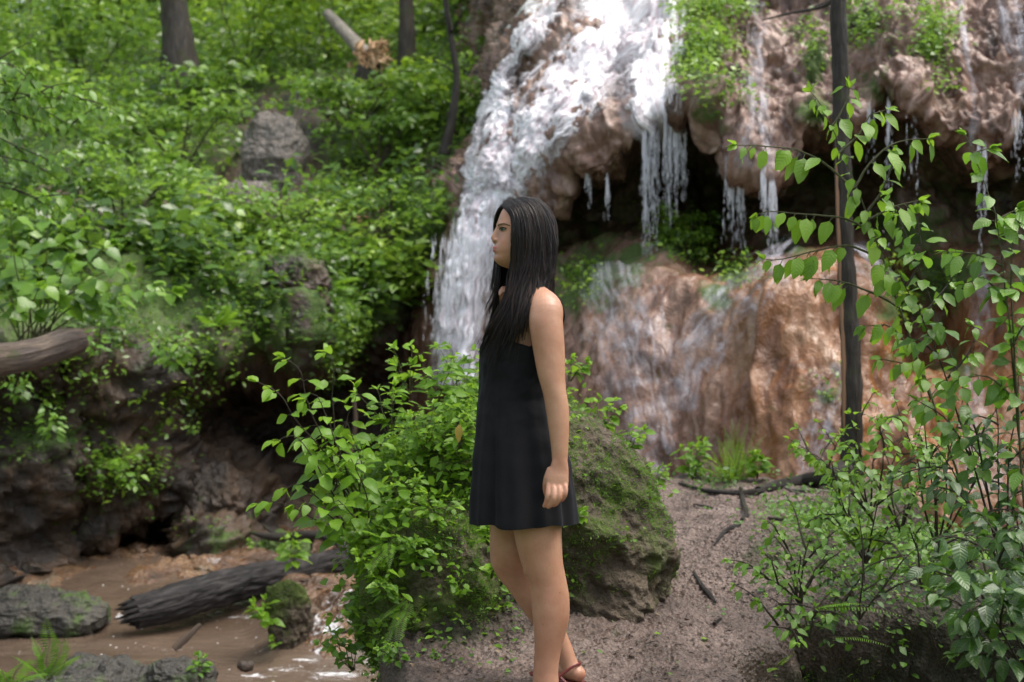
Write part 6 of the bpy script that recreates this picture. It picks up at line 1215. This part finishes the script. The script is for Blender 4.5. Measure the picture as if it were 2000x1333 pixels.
g.add(yaw(HVo).reshape(-1, 3), ff, .1); hr = np.random.default_rng(12); nc = 300; SEG = 24
gt = cr(HGa.transpose(1, 0, 2), 9).transpose(1, 0, 2) if False else HGa
for ci in range(nc):
    t0 = hr.random()*(len(HG)-1) if hr.random() < .45 else hr.random()*5.2; i = min(int(t0), len(HG)-2); w_ = t0-i
    base = HGa[i]*(1-w_)+HGa[i+1]*w_; Cc = cr(base, SEG); end = (.70+.34*hr.random()**1.3) if i < 4 else (.82+.22*hr.random()); Cc = cr(Cc[:max(8, int(SEG*end))] if end < 1 else Cc, SEG)
    l01 = np.linspace(0, 1, SEG); ph, am_ = hr.random()*6.28, (.004+.010*hr.random()); wav = np.cumsum(hr.normal(size=(SEG, 3))*.0013, axis=0)*l01[:, None]; wav[:, 0] += am_*np.sin(l01*(9+5*hr.random())+ph)*l01**.8; Cc = Cc+wav; Cc = inset(Cc, -.035*hr.random())
    ns_ = 16; sp_ = np.interp(np.linspace(0, 1, SEG), [0, .25, .6, 1], [.0060, .0075, .0050, .0024]); rc = np.clip(hr.normal()*.32+.38, 0, 1)
    for q in range(ns_):
        o_ = unit(hr.normal(size=3)); P = Cc+o_*sp_[:, None]*hr.random()**.5+np.cumsum(hr.normal(size=(SEG, 3))*.00022, axis=0)
        rr = np.interp(np.linspace(0, 1, SEG), [0, .1, .7, 1], [.0005, .0009, .0008, .0002])*(.7+.6*hr.random()); tube(g, P, rr, 3, caps=False, a=float(np.clip(rc+hr.normal()*.15, 0, 1)))
# loose wisps
for ci in range(320):
    t0 = hr.random()*(len(HG)-1); i = min(int(t0), len(HG)-2); w_ = t0-i; Cc = cr(HGa[i]*(1-w_)+HGa[i+1]*w_, SEG); o_ = unit(hr.normal(size=3)*np.array([1, .4, .1])); Cc = inset(Cc, -.04)+o_*(np.linspace(0, 1, SEG)**2*(.012+.03*hr.random()))[:, None]+np.cumsum(hr.normal(size=(SEG, 3))*.0006, axis=0); k0 = hr.integers(0, 6)
    tube(g, Cc[k0:], np.linspace(.0006, .0002, SEG-k0), 3, caps=False, a=.7)
for ci in range(34):   # thin wet strands hanging beside the chin
    x = 960+14*hr.random(); P = [PP(x+8, 480, .055), PP(x+4, 515, .05), PP(x, 545, .045), PP(x-4*hr.random()-2, 560+35*hr.random(), .045)]; tube(g, P, [.0008, .0010, .0009, .0003], 3, 16, caps=False, a=.2)
obj('hair', g, M['hair'], woman)
